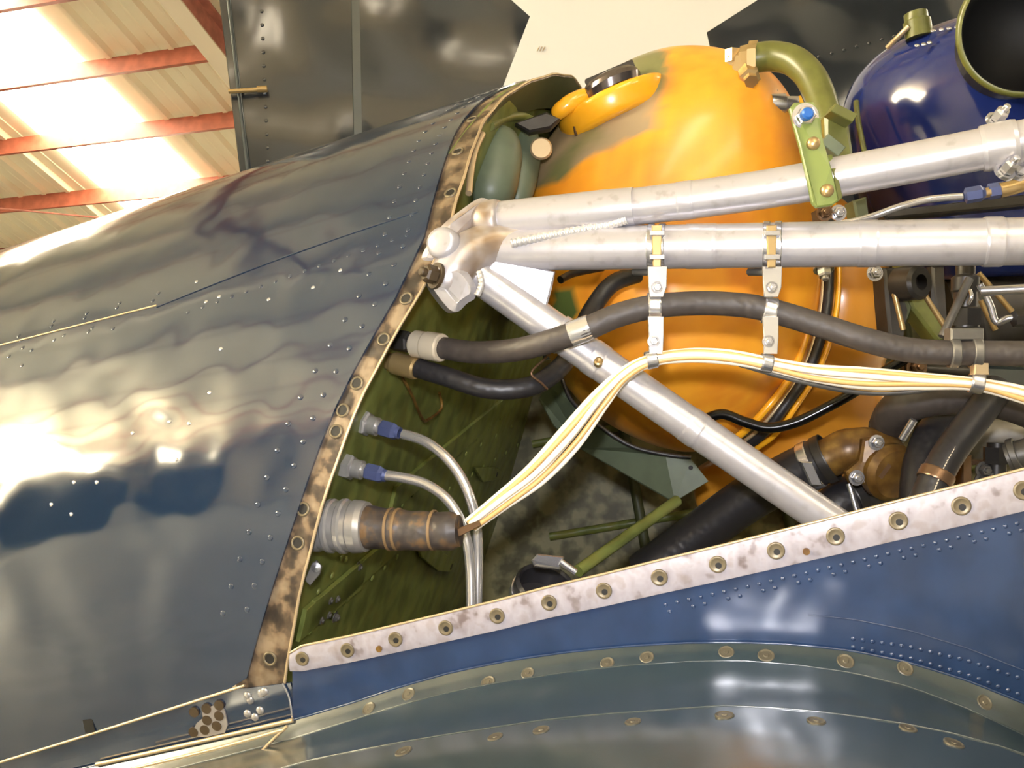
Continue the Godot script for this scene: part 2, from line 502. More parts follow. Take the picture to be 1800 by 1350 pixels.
# ---------- the hangar ----------
func hangar() -> void:
	var b := MB.new()
	b.box(Vector3(0, -0.1, 3), Vector3(16.2, 0, 0), Vector3(0, 0, -19.2), Vector3(0, 0.1, 0))
	solo("floor", b, M.floor, "grey concrete hangar floor below the aircraft", "floor", "", "structure")
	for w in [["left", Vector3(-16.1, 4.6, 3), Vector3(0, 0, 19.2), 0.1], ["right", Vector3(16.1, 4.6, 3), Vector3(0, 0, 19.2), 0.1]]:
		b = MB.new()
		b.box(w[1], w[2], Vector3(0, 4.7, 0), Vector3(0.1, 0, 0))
		solo("wall_" + w[0], b, M.wall if w[0] == "left" else M.dark_wall, "tan metal hangar gable wall" if w[0] == "left" else "unseen right hangar wall colored dark for its reflection in the wing", "wall", "", "structure")  # right wall is made dark so the folded wing reflects less
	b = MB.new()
	b.box(Vector3(-15.96, 2.1, 3), Vector3(0, 0, -19.0), Vector3(0, 2.1, 0), Vector3(0.03, 0, 0), 0.005)  # dark band added out of view to darken the lower skin reflections
	solo("added_trim_1", b, M.dark_wall, "added dark dado band on the unseen left wall, darkening the skin reflections", "dado", "", "structure")
	for w in [["far", Vector3(0, 3.6, -16.1)], ["near", Vector3(0, 3.6, 22.1)]]:
		b = MB.new()
		b.box(w[1], Vector3(16, 0, 0), Vector3(0, 3.7, 0), Vector3(0, 0, 0.1))
		solo("wall_" + w[0], b, M.wall, "tan metal hangar side wall under the eaves", "wall", "", "structure")
	# roof: thick deck plus individually built sheets where the photograph shows them
	var roof := thing("ceiling", "tan corrugated metal hangar roof sloping down away from the aircraft", "roof", Vector3(0, roof_y(3.0), 3), "", "structure")
	b = MB.new()
	for side in [[-16.2, 3.0], [22.2, 3.0]]:
		var ya := roof_y(side[0]) + 0.05
		var yb := roof_y(side[1]) + 0.05
		var p := PackedVector3Array([Vector3(-16.2, ya, side[0]), Vector3(16.2, ya, side[0]), Vector3(16.2, yb, side[1]), Vector3(-16.2, yb, side[1])])
		var up := (p[1] - p[0]).cross(p[2] - p[0]).normalized()
		if up.y > 0: up = -up
		b.slab(p, up, 0.12)
	obj("roof_deck", b, M.roof, roof)
	var rw := 0.37
	var strips := [-7.93, -1.4, 5.2, 11.5, -14.0]
	var x := -13.9
	while x < -3.0:
		var x1 := x + rw
		var mid := x + rw / 2
		if absf(mid - strips[0] - 0.05) > 0.84:
			b = MB.new()
			var rows := []
			for z in [-15.9, -3.6]:
				var r := PackedVector3Array()
				for q in [[0.0, 0.0], [0.03, -0.06], [0.085, -0.06], [0.115, 0.0], [0.23, 0.0], [0.24, -0.008], [0.26, -0.008], [0.27, 0.0], [0.365, 0.0]]:
					r.append(Vector3(x + q[0], roof_y(z) + 0.045 + q[1], z))
				rows.append(r)
			b.grid(rows, GR, false, true)
			var top := []
			for r in rows:
				var t := PackedVector3Array()
				for p in r: t.append(p + Vector3(0, 0.006, 0))
				top.append(t)
			b.grid(top, GR)
			obj("roof_sheet", b, M.roof, roof)
		x = x1
	# skylight strips along the fall of the roof, widened to imitate bloom
	var n := 0
	for sx in strips:
		for z0 in [[-15.5, -4.2], [6.5, 21.5]]:
			if z0[0] > 0 and sx < 0: continue
			if sx < -10 or (sx > -5 and sx < 0): continue
			n += 1
			var lo: float = z0[0]
			var hi: float = z0[1]
			b = MB.new()
			var p := PackedVector3Array([Vector3(sx - 0.62, roof_y(lo) + 0.02, lo), Vector3(sx + 0.72, roof_y(lo) + 0.02, lo), Vector3(sx + 0.72, roof_y(hi) + 0.02, hi), Vector3(sx - 0.62, roof_y(hi) + 0.02, hi)])
			b.slab(p, Vector3.DOWN, 0.02)
			var o := solo("window_%d" % n, b, M.skylight, "glowing translucent skylight strip running down the hangar roof" if n == 1 else "translucent skylight strip in another roof bay", "skylight", "", "structure")
			var al := AreaLight3D.new()
			al.name = "skylight_light"
			al.area_size = Vector2(1.0, hi - lo)
			al.light_color = Color(1.0, 0.93, 0.76)
			al.light_energy = 0.6
			al.shadow_enabled = true
			al.area_range = 40.0
			add_child(al)
			var dn := (p[1] - p[0]).cross(p[2] - p[0]).normalized()
			if dn.y > 0: dn = -dn
			al.look_at_from_position((p[0] + p[2]) / 2 + dn * 0.06, (p[0] + p[2]) / 2 + dn, Vector3(0, 0, 1))
	# translucent wall lights high in the left gable wall
	for k in 5:
		b = MB.new()
		b.box(Vector3(-15.97, [6.5, 6.3, 6.1, 6.0, 6.0][k], 6.6 + k * 2.1), Vector3(0, 0, -1.0), Vector3(0, [1.55, 1.5, 1.4, 1.0, 0.5][k], 0), Vector3(0.03, 0, 0))
		n += 1
		solo("window_%d" % n, b, M.gable_glass, "translucent daylight panel high in the left gable wall", "window", "translucent gable panels", "structure")
	var al2 := AreaLight3D.new()
	al2.name = "gable_window_light"
	al2.area_size = Vector2(10.8, 2.4)
	al2.light_color = Color(1.0, 0.93, 0.78)
	al2.light_energy = 0.6
	al2.shadow_enabled = true
	al2.area_range = 40.0
	add_child(al2)
	al2.look_at_from_position(Vector3(-15.9, 6.2, 10.8), Vector3(0, 6.2, 10.8), Vector3.UP)
	# purlins
	var pz := [-14.7, -13.6, -12.55, -11.45, -10.37, -9.25, -8.16, -7.17, -6.2, -5.1, -4.0, -2.0, 0.0, 2.2, 5.0, 8.0, 11.0, 14.0, 17.0, 20.0]
	var pl := ["red oxide steel purlin low over the fuselage top", "red oxide steel purlin third down across the skylight strip", "red oxide steel purlin second down across the skylight strip", "red oxide steel purlin at the upper left corner of the roof"]
	for z in pz:
		b = MB.new()
		var y := roof_y(z)
		var prof := [[0.0, 0.0], [0.0, -0.215], [0.06, -0.232], [0.06, -0.222], [0.006, -0.206], [0.006, 0.0]]
		var p := PackedVector3Array()
		for q in prof: p.append(Vector3(-15.9, y + q[1], z + q[0]))
		b.slab(p, Vector3(-1, 0, 0), 31.8)
		var lab := "red oxide steel purlin elsewhere under the hangar roof"
		var grp := "roof purlins"
		if z == -9.25: lab = pl[0]
		elif z == -8.16: lab = pl[1]
		elif z == -7.17: lab = pl[2]
		elif z == -6.2: lab = pl[3]
		solo("purlin", b, M.purlin, lab, "purlin", grp, "structure")
	# rafter and brace
	var rx := (roof_hit(247, 0, -0.5).x + roof_hit(402, 118, -0.5).x) / 2
	var raf := thing("rafter", "pink-red steel rafter beam with a pale bottom flange beside the wing", "rafter", Vector3(rx, roof_y(-8) - 0.5, -8), "", "structure")
	for part in [["web", 0.012, -0.2, -0.48, "rafter"], ["top_flange", 0.1, -0.19, -0.205, "rafter"], ["bottom_flange", 0.1, -0.485, -0.5, "pale"]]:
		b = MB.new()
		var p := PackedVector3Array()
		for q in [[-15.9, part[2]], [-15.9, part[3]], [3.0, part[3]], [3.0, part[2]]]:
			p.append(Vector3(rx + 0.1 + part[1], roof_y(q[0]) + q[1], q[0]))
		b.slab(p, Vector3(1, 0, 0), part[1] * 2)
		obj(part[0], b, M[part[4]], raf)
	b = MB.new()
	b.tube(PackedVector3Array([roof_hit(-150, 352, -0.3), roof_hit(230, 388, -0.3)]), 0.012, 8)
	solo("brace_rod", b, M.rafter, "thin pinkish brace rod crossing the lowest purlin at left edge", "rod")

# ---------- the folded wing with the star ----------
func wing() -> void:
	var A := P(383, 0, 2.55)
	var nrm := (CAM.basis.z * 0.985 + CAM.basis.x * 0.10 - CAM.basis.y * 0.1).normalized()
	var onp := func(x: float, y: float, off := 0.0) -> Vector3:
		var D := cam_dir(x, y)
		return CAM.origin + D * ((nrm.dot(A - CAM.origin) + off) / nrm.dot(D))
	var t := thing("folded_wing", "dark navy folded wing panel with a white star standing behind the engine bay", "wing", onp.call(1100, 700))
	var joint := 622.0
	for q in [[[366, -160, joint - 5, -160, joint + 12, 760, 476, 760], "wing_skin"], [[joint + 5, -160, 2300, -160, 2300, 760, joint + 22, 760], "wing_skin"]]:
		var pts := PackedVector3Array()
		for i in range(0, 8, 2): pts.append(onp.call(q[0][i], q[0][i + 1], 0.0))
		var b := MB.new()
		b.slab(pts, nrm, 0.14, 0.004)
		obj(q[1], b, M.wing, t)
	var pts := PackedVector3Array()
	for q in [[joint - 8, -160], [joint + 8, -160], [joint + 25, 760], [joint + 8, 760]]: pts.append(onp.call(q[0], q[1], 0.0))
	var b2 := MB.new()
	b2.slab(pts, nrm, 0.1)
	obj("joint_strip", b2, M.fairing, t)
	# edge strip at the left border
	b2 = MB.new()
	b2.tube(PackedVector3Array([onp.call(383, 0 - 160 * 1.0, 0.002), onp.call(440, 330, 0.002)]), 0.006, 8)
	obj("edge_strip", b2, M.fairing, t)
	# star: centre and radius on the plane
	var c: Vector3 = onp.call(1092, -10, 0.002)
	var ex: Vector3 = (onp.call(1242, 57, 0.002) - c)
	var r := ex.length()
	ex = ex.normalized()
	var ey := nrm.cross(ex)
	var sp2 := PackedVector3Array()
	for k in 10:
		var a := -PI * 2 * k / 10.0
		sp2.append(c + (ex * cos(a) + ey * sin(a)) * (r if k % 2 == 0 else r / 0.382))
	b2 = MB.new()
	b2.slab(sp2, nrm, 0.003)
	obj("star_insignia", b2, M.star, t, "white five-pointed star")
	for k in 3:
		b2 = MB.new()
		b2.tube(PackedVector3Array([onp.call(944 + k * 5, 90, 0.003), onp.call(948 + k * 5, 82, 0.003)]), 0.0012, 6)
		obj("paint_tick", b2, M.edge, t)
	var rv := dome(0.005, 0.002)
	for k in 22:
		stud("rivet", rv, M.wing, t, onp.call(1330 + k * 22, 130 - k * 6.0, 0.0), nrm)
	for k in 12:
		stud("rivet", rv, M.wing, t, onp.call(460 + k * 1.0, 20 + k * 24, 0.0), nrm)
	b2 = MB.new()
	b2.tube(PackedVector3Array([onp.call(402, 161, 0.03), onp.call(470, 156, 0.03)]), 0.006, 10)
	b2.tube(PackedVector3Array([onp.call(452, 157, 0.03), onp.call(470, 156, 0.03)]), 0.0085, 10, true, 5)
	b2.tube(PackedVector3Array([onp.call(425, 159, 0.03), onp.call(425, 159, -0.02)]), 0.005, 8, true, 9)
	solo("hinge_pin", b2, M.brass, "small pale metal pin sticking out past the edge of the folded wing", "pin")

# ---------- fuselage skin and its rim ----------
func seam_deg(s: float) -> float:
	return -5.2 + (s + 0.034) * 15.8
func fuselage() -> void:
	var t := thing("fuselage_skin", "glossy navy rounded fuselage side panel left of the open bay", "fuselage panel", fus(-0.4, -8))
	var b := MB.new()
	var rows := []
	for i in 61:
		var r := PackedVector3Array()
		for j in 41:
			var k := j / 40.0
			var base := lerpf(-9.0, 214.0, pow(i / 60.0, 1.15))
			var sr := s_rim(base)
			var s := lerpf(-0.95, sr, 1.0 - pow(1.0 - k, 1.3))
			var deg := base
			if i == 0: deg = seam_deg(s)
			else: deg = maxf(base, seam_deg(s) + i * 0.3)
			r.append(fus(s, deg))
		rows.append(r)
	b.sheet(rows, 0.003)
	obj("skin", b, M.navy, t)
	# lap joints
	b = MB.new()
	var pts := PackedVector3Array()
	for k in 25:
		var x := lerpf(-120, 275, k / 24.0)
		pts.append(hit(x, 610 - x * 0.255 - 3))
	b.tube(pts, 0.0012, 6)
	obj("lap_edge", b, M.edge, t)
	b = MB.new()
	pts = PackedVector3Array()
	for k in 25:
		pts.append(hit(lerpf(275, 735, k / 24.0), lerpf(540, 372, k / 24.0) - 6 * sin(k / 24.0 * PI)))
	b.tube(pts, 0.0009, 6)
	obj("lap_edge", b, M.navy, t)
	b = MB.new()
	pts = PackedVector3Array()
	for k in 20:
		var s := lerpf(-0.8, -0.034, k / 19.0)
		pts.append(fus(s, seam_deg(s), 0.0005))
	b.tube(pts, 0.0016, 6)
	obj("seam_edge", b, M.edge, t)  # tan lip colored as the highlight along the lower seam
	# screws and rivets
	var sm := dome(0.003, 0.0006)
	var put := func(p: Vector3, m: Material, sc := 1.0) -> void: stud("rivet", sm, m, t, p, fnorm(p), 0.0, sc)
	for q in [[32, 590], [36, 597], [90, 572], [94, 564], [148, 558], [152, 550], [205, 540], [210, 532], [268, 528], [278, 515], [40, 611], [55, 615], [95, 597], [112, 589], [155, 583], [162, 576], [198, 577], [38, 642], [15, 626]]:
		put.call(hit(q[0], q[1]), M.navy, 0.9)
	for q in [[388, 613], [368, 690], [298, 741], [332, 744], [233, 761], [310, 808], [130, 848], [170, 848], [90, 887], [125, 904], [550, 505], [472, 526], [598, 475], [362, 530], [385, 521], [345, 495]]:
		put.call(hit(q[0], q[1]), M.steel, 0.75)  # pale steel paints the glints onto these skin rivets
	for row in [[-0.022, 2.1], [-0.05, 2.4]]:
		var d := 2.0
		while d < 74.0:
			put.call(fus(s_rim(d) + row[0], d), M.navy, 1.0)
			d += row[1]
	for k in 16:
		put.call(hit(lerpf(330, 715, k / 15.0), lerpf(520, 385, k / 15.0) + 28), M.navy, 0.8)
	# dark square access port and pale patch by the lower seam
	var p0 := hit(157, 1275)
	b = MB.new()
	b.box(p0 + fnorm(p0) * 0.0004, FU * 0.006, FV * 0.007, fnorm(p0) * 0.0006)
	obj("drain_hole", b, M.hole, t)
	# rim flange
	var f := thing("rim_flange", "tan and dark weathered flange strip with fastener holes around the bay opening", "flange", fus(0.0, -8))
	b = MB.new()
	rows = []
	for i in 81:
		var deg := lerpf(-9.5, 150.0, i / 80.0)
		var w := table([-9.5, 0.052, -5, 0.044, 2, 0.034, 9, 0.026, 20, 0.025, 36, 0.026, 45, 0.03, 70, 0.034, 150, 0.03], deg)
		var r := PackedVector3Array()
		var sr := s_rim(deg)
		for j in 6:
			r.append(fus(sr - 0.012 + (w + 0.012) * j / 5.0, deg, -0.0035 - 0.002 * sin(i * 1.7) * (0.3 if j < 5 else 1.0) * 0.4))
		rows.append(r)
	b.sheet(rows, 0.003)
	obj("flange_strip", b, M.flange, f)
	b = MB.new()
	pts = PackedVector3Array()
	for i in 81: pts.append(rows[i][5])
	b.tube(pts, 0.0016, 6)
	obj("flange_edge", b, M.edge, f)
	var ring := MB.new()
	ring.lathe(Vector3.ZERO, Vector3(0, 0, 1), [[-0.002, 0.0075], [0.0008, 0.0075], [0.0012, 0.0062], [0.0008, 0.005], [-0.002, 0.005]], 20, false)
	var hm := ring.build(Vector3.ZERO)
	var disc := MB.new()
	disc.lathe(Vector3.ZERO, Vector3(0, 0, 1), [[-0.001, 0], [-0.001, 0.0056], [0.0003, 0.0056], [0.0003, 0]], 18)
	var dm := disc.build(Vector3.ZERO)
	for q in [[472, 1160], [521, 955], [530, 895], [588, 757], [625, 672], [672, 594], [712, 522], [764, 300], [789, 240], [803, 262], [828, 205], [790, 335], [600, 720]]:
		var p := hit(q[0], q[1])
		p -= fnorm(p) * 0.003
		var h := stud("fastener_hole", dm, M.hole, f, p, fnorm(p))
		stud("hole_rim", hm, M.recess, h, ORG, Vector3(0, 0, 1))
	# hump at the top: inner lip seen beyond the rim
	b = MB.new()
	rows = []
	for i in 25:
		var deg := lerpf(58.0, 150.0, i / 24.0)
		var r := PackedVector3Array()
		for j in 4:
			r.append(fus(s_rim(deg) + 0.032 - j * 0.012, deg, -0.004 - j * 0.012))
		rows.append(r)
	b.sheet(rows, 0.002, true)
	obj("inner_lip", b, M.green_dark, f)

# ---------- firewall ----------
func firewall() -> void:
	var t := thing("firewall", "olive green riveted firewall bulkhead closing the back of the bay", "bulkhead", FC - FN * 0.01 - FV * 0.6)
	var b := MB.new()
	var ring := PackedVector3Array()
	for k in 72:
		var a := deg_to_rad(k * 5.0)
		var e := FV * (FA * sin(a)) + FW * (FB * cos(a))
		var s := -(FN.dot(e)) / (FN.dot(FU) + FK * FN.dot(e))
		ring.append(FC + FU * s + e * ((1.0 + FK * s) * 0.985) - FN * 0.004)
	b.slab(ring, FN, 0.012)
	obj("bulkhead_plate", b, M.green, t)
	# stiffener seams and rivet rows (firewall plane met along picture lines)
	var rv := dome(0.0045, 0.002)
	for ln in [[690, 905, 905, 690, 13], [720, 870, 880, 735, 9], [545, 1110, 720, 960, 9], [560, 1040, 680, 900, 6], [740, 845, 925, 735, 8], [790, 860, 930, 770, 8], [640, 1000, 760, 905, 7], [600, 980, 700, 880, 5]]:
		for k in ln[4]:
			var u: float = k / float(ln[4] - 1)
			var p := wall_hit(lerpf(ln[0], ln[2], u), lerpf(ln[1], ln[3], u))
			stud("rivet", rv, M.green, t, p, FN)
	for ln in [[690, 880, 935, 672], [530, 1100, 700, 950], [545, 1085, 640, 1010]]:
		b = MB.new()
		var p := wall_hit(ln[0], ln[1])
		var q := wall_hit(ln[2], ln[3])
		var side := (q - p).cross(FN).normalized() * 0.02
		b.slab(PackedVector3Array([p - side + FN * 0.002, q - side + FN * 0.002, q + side + FN * 0.002, p + side + FN * 0.002]), FN, 0.005, 0.001)
		obj("stiffener", b, M.green, t)
	# triangular wire loop and bracket lugs
	b = MB.new()
	b.tube(sp(PackedVector3Array([wall_hit(705, 660, 0.004), wall_hit(722, 690, 0.01), wall_hit(742, 735, 0.012), wall_hit(752, 738, 0.012), wall_hit(776, 718, 0.01), wall_hit(772, 690, 0.004)]), 4), 0.0022, 6)
	obj("safety_wire", b, M.sump, t)
	for q in [[[835, 822, 876, 823, 888, 832, 880, 842, 850, 848], 873, 834], [[735, 952, 765, 958, 803, 990, 800, 1006, 770, 1004, 742, 980], 793, 996]]:
		b = MB.new()
		var lug := PackedVector3Array()
		for i in range(0, q[0].size(), 2): lug.append(wall_hit(q[0][i], q[0][i + 1], 0.006))
		b.slab(lug, FN, 0.005, 0.001)
		var o := obj("bracket_lug", b, M.green, t)
		b = MB.new()
		b.lathe(wall_hit(q[1], q[2], 0.0055), FN, [[0, 0], [0, 0.006], [0.0012, 0.006], [0.0012, 0]], 14)
		obj("lug_hole", b, M.hole, o)
	b = MB.new()
	b.slab(poly([548, 990, 556, 985, 566, 996, 562, 1010, 545, 1030, 535, 1020], 1.03), CAM.basis.z, 0.003, 0.0008)
	var og := obj("corner_gusset", b, M.grey_metal, t)
	b = MB.new()
	b.lathe(P(556, 997, 1.028), CAM.basis.z, [[0, 0.005], [0.002, 0.005], [0.003, 0]], 12)
	obj("gusset_rivet", b, M.steel, og)
	# worn bolts low on the bulkhead
	for q in [[578, 1055], [590, 1052], [575, 1080], [590, 1085], [562, 1090], [630, 996], [705, 940], [655, 640]]:
		stud("bolt", bolt_mesh(0.005, 0.004), M.grey_metal, t, wall_hit(q[0], q[1]), FN)
	# upper brackets of the bulkhead by the tank: pale and dark patches of plate
	for q in [[868, 0.034, 1.30], [916, 0.024, 1.40]]:
		b = MB.new()
		var ctr := PackedVector3Array()
		var rad := PackedFloat32Array()
		for k in 13:
			var u := k / 12.0
			ctr.append(P(lerpf(q[0] + 14, q[0] - 12, u), lerpf(225, 372, u), q[2] + 0.02 - 0.05 * u))
			rad.append(q[1] * sqrt(maxf(0.02, 1.0 - pow(absf(u - 0.5) * 2.0, 3.0))))
		b.tube(ctr, rad, 20)
		obj("pressed_rib", b, M.teal, t)
	b = MB.new()
	b.lathe(P(951, 262, 1.36), CAM.basis.z, [[0, 0], [0, 0.014], [0.003, 0.0155], [0.006, 0.013], [0.006, 0]], 20)
	obj("inspection_cap", b, M.edge, t)
	b = MB.new()
	b.tube(sp(Q([848, 236, 1.2, 836, 262, 1.17, 828, 300, 1.14, 824, 340, 1.115]), 6), 0.004, 8)
	obj("bulkhead_bead", b, M.edge, t)
	b = MB.new()
	b.tube(sp(Q([862, 222, 1.25, 890, 208, 1.32, 920, 205, 1.36, 945, 218, 1.37]), 6), 0.006, 8)
	obj("bulkhead_bead", b, M.olive, t)
	b = MB.new()
	b.slab(Q([905, 216, 1.34, 960, 196, 1.34, 985, 208, 1.34, 968, 225, 1.34, 930, 232, 1.34]), CAM.basis.z, 0.02, 0.003)
	obj("filler_drain_tab", b, M.dark_metal, t)
	# far belly of the bay, green inside
	var bt := thing("far_cowl", "dark olive inside of the far lower cowl behind the tank", "cowl", fus(0.5, 260))
	b = MB.new()
	var rows := []
	for i in 25:
		var r := PackedVector3Array()
		for j in 12: r.append(fus(lerpf(s_plane(lerpf(158, 350, i / 24.0)) - 0.01, 1.1, j / 11.0), lerpf(158, 350, i / 24.0), -0.012))
		rows.append(r)
	b.sheet(rows, 0.003, true)
	obj("cowl_skin", b, M.cowl_inside, bt)
	for deg in [175.0, 195.0, 215.0]:
		b = MB.new()
		var pl := PackedVector3Array()
		for k in 10: pl.append(fus(lerpf(0.05, 1.05, k / 9.0), deg, -0.022))
		b.tube(pl, 0.009, 8)
		obj("stringer", b, M.green, bt)
	for s in [0.25, 0.55, 0.85]:
		b = MB.new()
		var pl := PackedVector3Array()
		for k in 14: pl.append(fus(s, lerpf(160, 250, k / 13.0), -0.03))
		b.tube(pl, 0.012, 8)
		obj("cowl_frame", b, M.green_dark, bt)

# ---------- sill rail, side panel, wing root ----------
func rail_y(x: float) -> float:   # middle of the rail
	return table([440, 1184, 535, 1155, 614, 1140, 698, 1121, 786, 1101, 876, 1080, 967, 1057, 1063, 1036, 1160, 1013, 1262, 990, 1364, 966, 1468, 941, 1578, 914, 1688, 888, 1797, 861, 1900, 836, 2100, 788], x)
func fair_y(x: float) -> float:
	return table([-200, 1440, 0, 1385, 170, 1345, 350, 1305, 515, 1266, 620, 1235, 700, 1208, 800, 1180, 900, 1160, 1000, 1146, 1100, 1136, 1200, 1130, 1300, 1129, 1400, 1133, 1500, 1144, 1600, 1165, 1700, 1196, 1800, 1236, 1900, 1288, 2100, 1400], x)
func lower_fuselage() -> void:
	# rail
	var t := thing("sill_rail", "whitish metal sill rail with a row of dimpled fastener sockets under the bay opening", "rail", hit(1150, 1060))
	var b := MB.new()
	var rows := []
	for i in 5:
		var r := PackedVector3Array()
		for j in 70:
			var k := j / 69.0
			var x := lerpf(512, 1960, k)
			var hw := lerpf(22.0, 37.0, (x - 512) / 1300.0) * (0.72 if j == 0 else 1.0)
			var p := hit(x, rail_y(x) + hw * (1.0 - i / 2.0))
			r.append(p + fnorm(p) * (0.0045 if i > 0 and i < 4 else 0.003))
		rows.append(r)
	b.sheet(rows, 0.006)
	obj("rail_strip", b, M.rail, t)
	b = MB.new()
	b.tube(rows[4], 0.0013, 6)
	obj("rail_edge", b, M.edge, t)
	var cup := MB.new()
	cup.lathe(Vector3.ZERO, Vector3(0, 0, 1), [[-0.003, 0.0094], [0.0008, 0.0092], [0.0018, 0.0082], [0.0012, 0.0066], [0.0006, 0.0045], [0.0005, 0.003], [0.0005, 0.0]], 22, false)
	var cm := cup.build(Vector3.ZERO)
	var pit := MB.new()
	pit.lathe(Vector3.ZERO, Vector3(0, 0, 1), [[-0.003, 0], [-0.003, 0.0034], [0.0004, 0.0034], [0.0004, 0]], 14)
	var pm := pit.build(Vector3.ZERO)
	for x in [535, 614, 698, 786, 876, 967, 1063, 1160, 1262, 1364, 1468, 1578, 1688, 1797]:
		var p := hit(x, rail_y(x))
		var sc: float = lerpf(0.78, 0.86, (x - 535) / 1260.0)
		var c := stud("fastener_socket", cm, M.recess, t, p + fnorm(p) * 0.0046, fnorm(p), 0.0, sc)
		var q := stud("socket_hole", pm, M.hole, c, ORG, Vector3(0, 0, 1))
		q.position = Vector3(0.0009, -0.0012, 0.0006)
	for q in [[670, 1137], [1417, 967]]:
		var p := hit(q[0], q[1])
		stud("small_hole", pm, M.sump, t, p + fnorm(p) * 0.0062, fnorm(p), 0.0, 0.9)
	# side panel below the rail
	var sd := thing("side_panel", "bright navy fuselage side panel between the sill rail and the wing root fairing", "fuselage panel", hit(1200, 1150))
	b = MB.new()
	rows = []
	for i in 12:
		var r := PackedVector3Array()
		for j in 60:
			var x := lerpf(514, 2060, j / 59.0)
			var y0 := fair_y(x) + 30.0
			var y1 := rail_y(x) + 8.0
			r.append(hit(x, lerpf(y0, y1, i / 11.0)))
		rows.append(r)
	b.sheet(rows, 0.003)
	obj("panel_skin", b, M.navy_side, sd)
	var rv := dome(0.0026, 0.0013)
	for k in 32:
		var x := 1170.0 + k * 20.6
		for off in [50.0, 62.0]:
			if off > 55 and k % 3 == 1: continue
			var p := hit(x + (off - 50) * 0.6, rail_y(x) + off + (x - 900) * 0.008)
			stud("rivet", rv, M.navy_side, sd, p, fnorm(p), 0.0, 0.75)
	for k in 20:
		var x := 1500.0 + k * 17.0
		for off in [-42.0, -12.0]:
			var p := hit(x, fair_y(x) + off * lerpf(0.5, 1.3, k / 29.0))
			stud("rivet", rv, M.navy_side, sd, p, fnorm(p), 0.0, 0.8)
	b = MB.new()
	var pts := PackedVector3Array()
	for k in 40:
		var x := lerpf(1420, 1960, k / 39.0)
		pts.append(hit(x, fair_y(x) - lerpf(55, 58, k / 39.0)))
	b.tube(pts, 0.0008, 6)
	obj("lap_edge", b, M.navy_side, sd)
	# aft lower panel, left of the bay
	var lp := thing("belly_panel", "narrow navy lower fuselage panel with a perforated grey patch under the seam", "fuselage panel", hit(300, 1310))
	b = MB.new()
	rows = []
	for i in 10:
		var r := PackedVector3Array()
		for j in 40:
			var s := lerpf(-0.95, 0.016, j / 39.0)
			var top := seam_deg(s) + 0.2
			if s > -0.034: top = -5.6
			r.append(fus(s, lerpf(-26.0, top, i / 9.0), -0.0015))
		rows.append(r)
	b.sheet(rows, 0.003)
	obj("panel_skin", b, M.navy, lp)
	b = MB.new()
	var pp := PackedVector3Array()
	for q in [[336, 1292], [345, 1272], [357, 1262], [355, 1248], [385, 1237], [395, 1250], [400, 1275], [395, 1288], [360, 1296]]:
		pp.append(hit(q[0], q[1]) + fnorm(hit(q[0], q[1])) * 0.0002)
	b.slab(pp, fnorm(hit(370, 1270)), 0.004)
	var pa := obj("perforated_patch", b, M.patch, lp)
	for q in [[340, 1287], [360, 1283], [381, 1276], [364, 1266], [385, 1258], [363, 1246], [385, 1240], [341, 1252]]:
		var p := hit(q[0], q[1])
		stud("vent_hole", pm, M.vent, pa, p + fnorm(p) * 0.0001, fnorm(p), 0.0, 1.6)
	for q in [[434, 1224], [438, 1232], [458, 1220], [464, 1217], [434, 1256], [456, 1250], [447, 1262]]:
		var p := hit(q[0], q[1])
		stud("bolt", rv, M.fitting, lp, p - fnorm(p) * 0.0015, fnorm(p), 0.0, 1.7)
	b = MB.new()
	pts = PackedVector3Array()
	for q in [[497, 1201], [507, 1222], [512, 1245], [514, 1262]]: pts.append(hit(q[0], q[1]))
	b.tube(sp(pts, 5), 0.0012, 6)
	obj("panel_joint", b, M.steel, lp)
	# wing root fairing: rows from the fuselage out towards the camera
	var fa := thing("wing_root_fairing", "dark glossy wing root fairing curving along the bottom of the fuselage", "fairing", hit(900, 1250))
	var dist := func(p: Vector3) -> float: return -(CAM.affine_inverse() * p).z
	var dep := func(x: float) -> float:
		return dist.call(hit(clampf(x, -400, 2100), fair_y(x)))
	var line1 := func(x: float) -> float: return fair_y(x) + table([0, 45, 600, 32, 900, 38, 1300, 34, 1600, 44, 1800, 58], x)
	var line2 := func(x: float) -> float: return table([-3200, 2430, -200, 1560, 0, 1500, 200, 1440, 400, 1378, 560, 1334, 740, 1300, 985, 1263, 1270, 1242, 1400, 1248, 1560, 1268, 1700, 1296, 1800, 1326, 1900, 1364, 2100, 1460], x)
	var mk := func(defs: Array, x_from := -120.0, reach := 0.0) -> Array:
		var ctrl := []
		for j in 64:
			var x := lerpf(x_from, 2080, j / 63.0)
			var col := PackedVector3Array()
			for q in defs:
				col.append(P(x, q.call(x)[0], q.call(x)[1]))
			if reach > 0.0:
				var outw := Vector3(FW.x, 0, FW.z).normalized()
				var last := col[col.size() - 1]
				col.append(last + outw * reach * 0.4 + Vector3(0, -0.05, 0))
				col.append(last + outw * reach + Vector3(0, -0.12, 0))
			ctrl.append(sp(col, 5))
		var out := []
		var n: int = ctrl[0].size()
		for i in n:
			var r := PackedVector3Array()
			for j in 64: r.append(ctrl[j][n - 1 - i])
			out.append(r)
		return out
	var r1: Array = mk.call([func(x): return [fair_y(x), dep.call(x) - 0.002], func(x): return [lerpf(fair_y(x), line1.call(x), 0.5), dep.call(x) - 0.010], func(x): return [line1.call(x), dep.call(x) - 0.020]])
	b = MB.new()
	b.sheet(r1, 0.003)
	obj("edge_band", b, M.fairing, fa)
	var r2: Array = mk.call([func(x): return [line1.call(x) - 2, dep.call(x) - 0.020], func(x): return [lerpf(line1.call(x), line2.call(x), 0.5), dep.call(x) - 0.055], func(x): return [line2.call(x), dep.call(x) - 0.105]])
	b = MB.new()
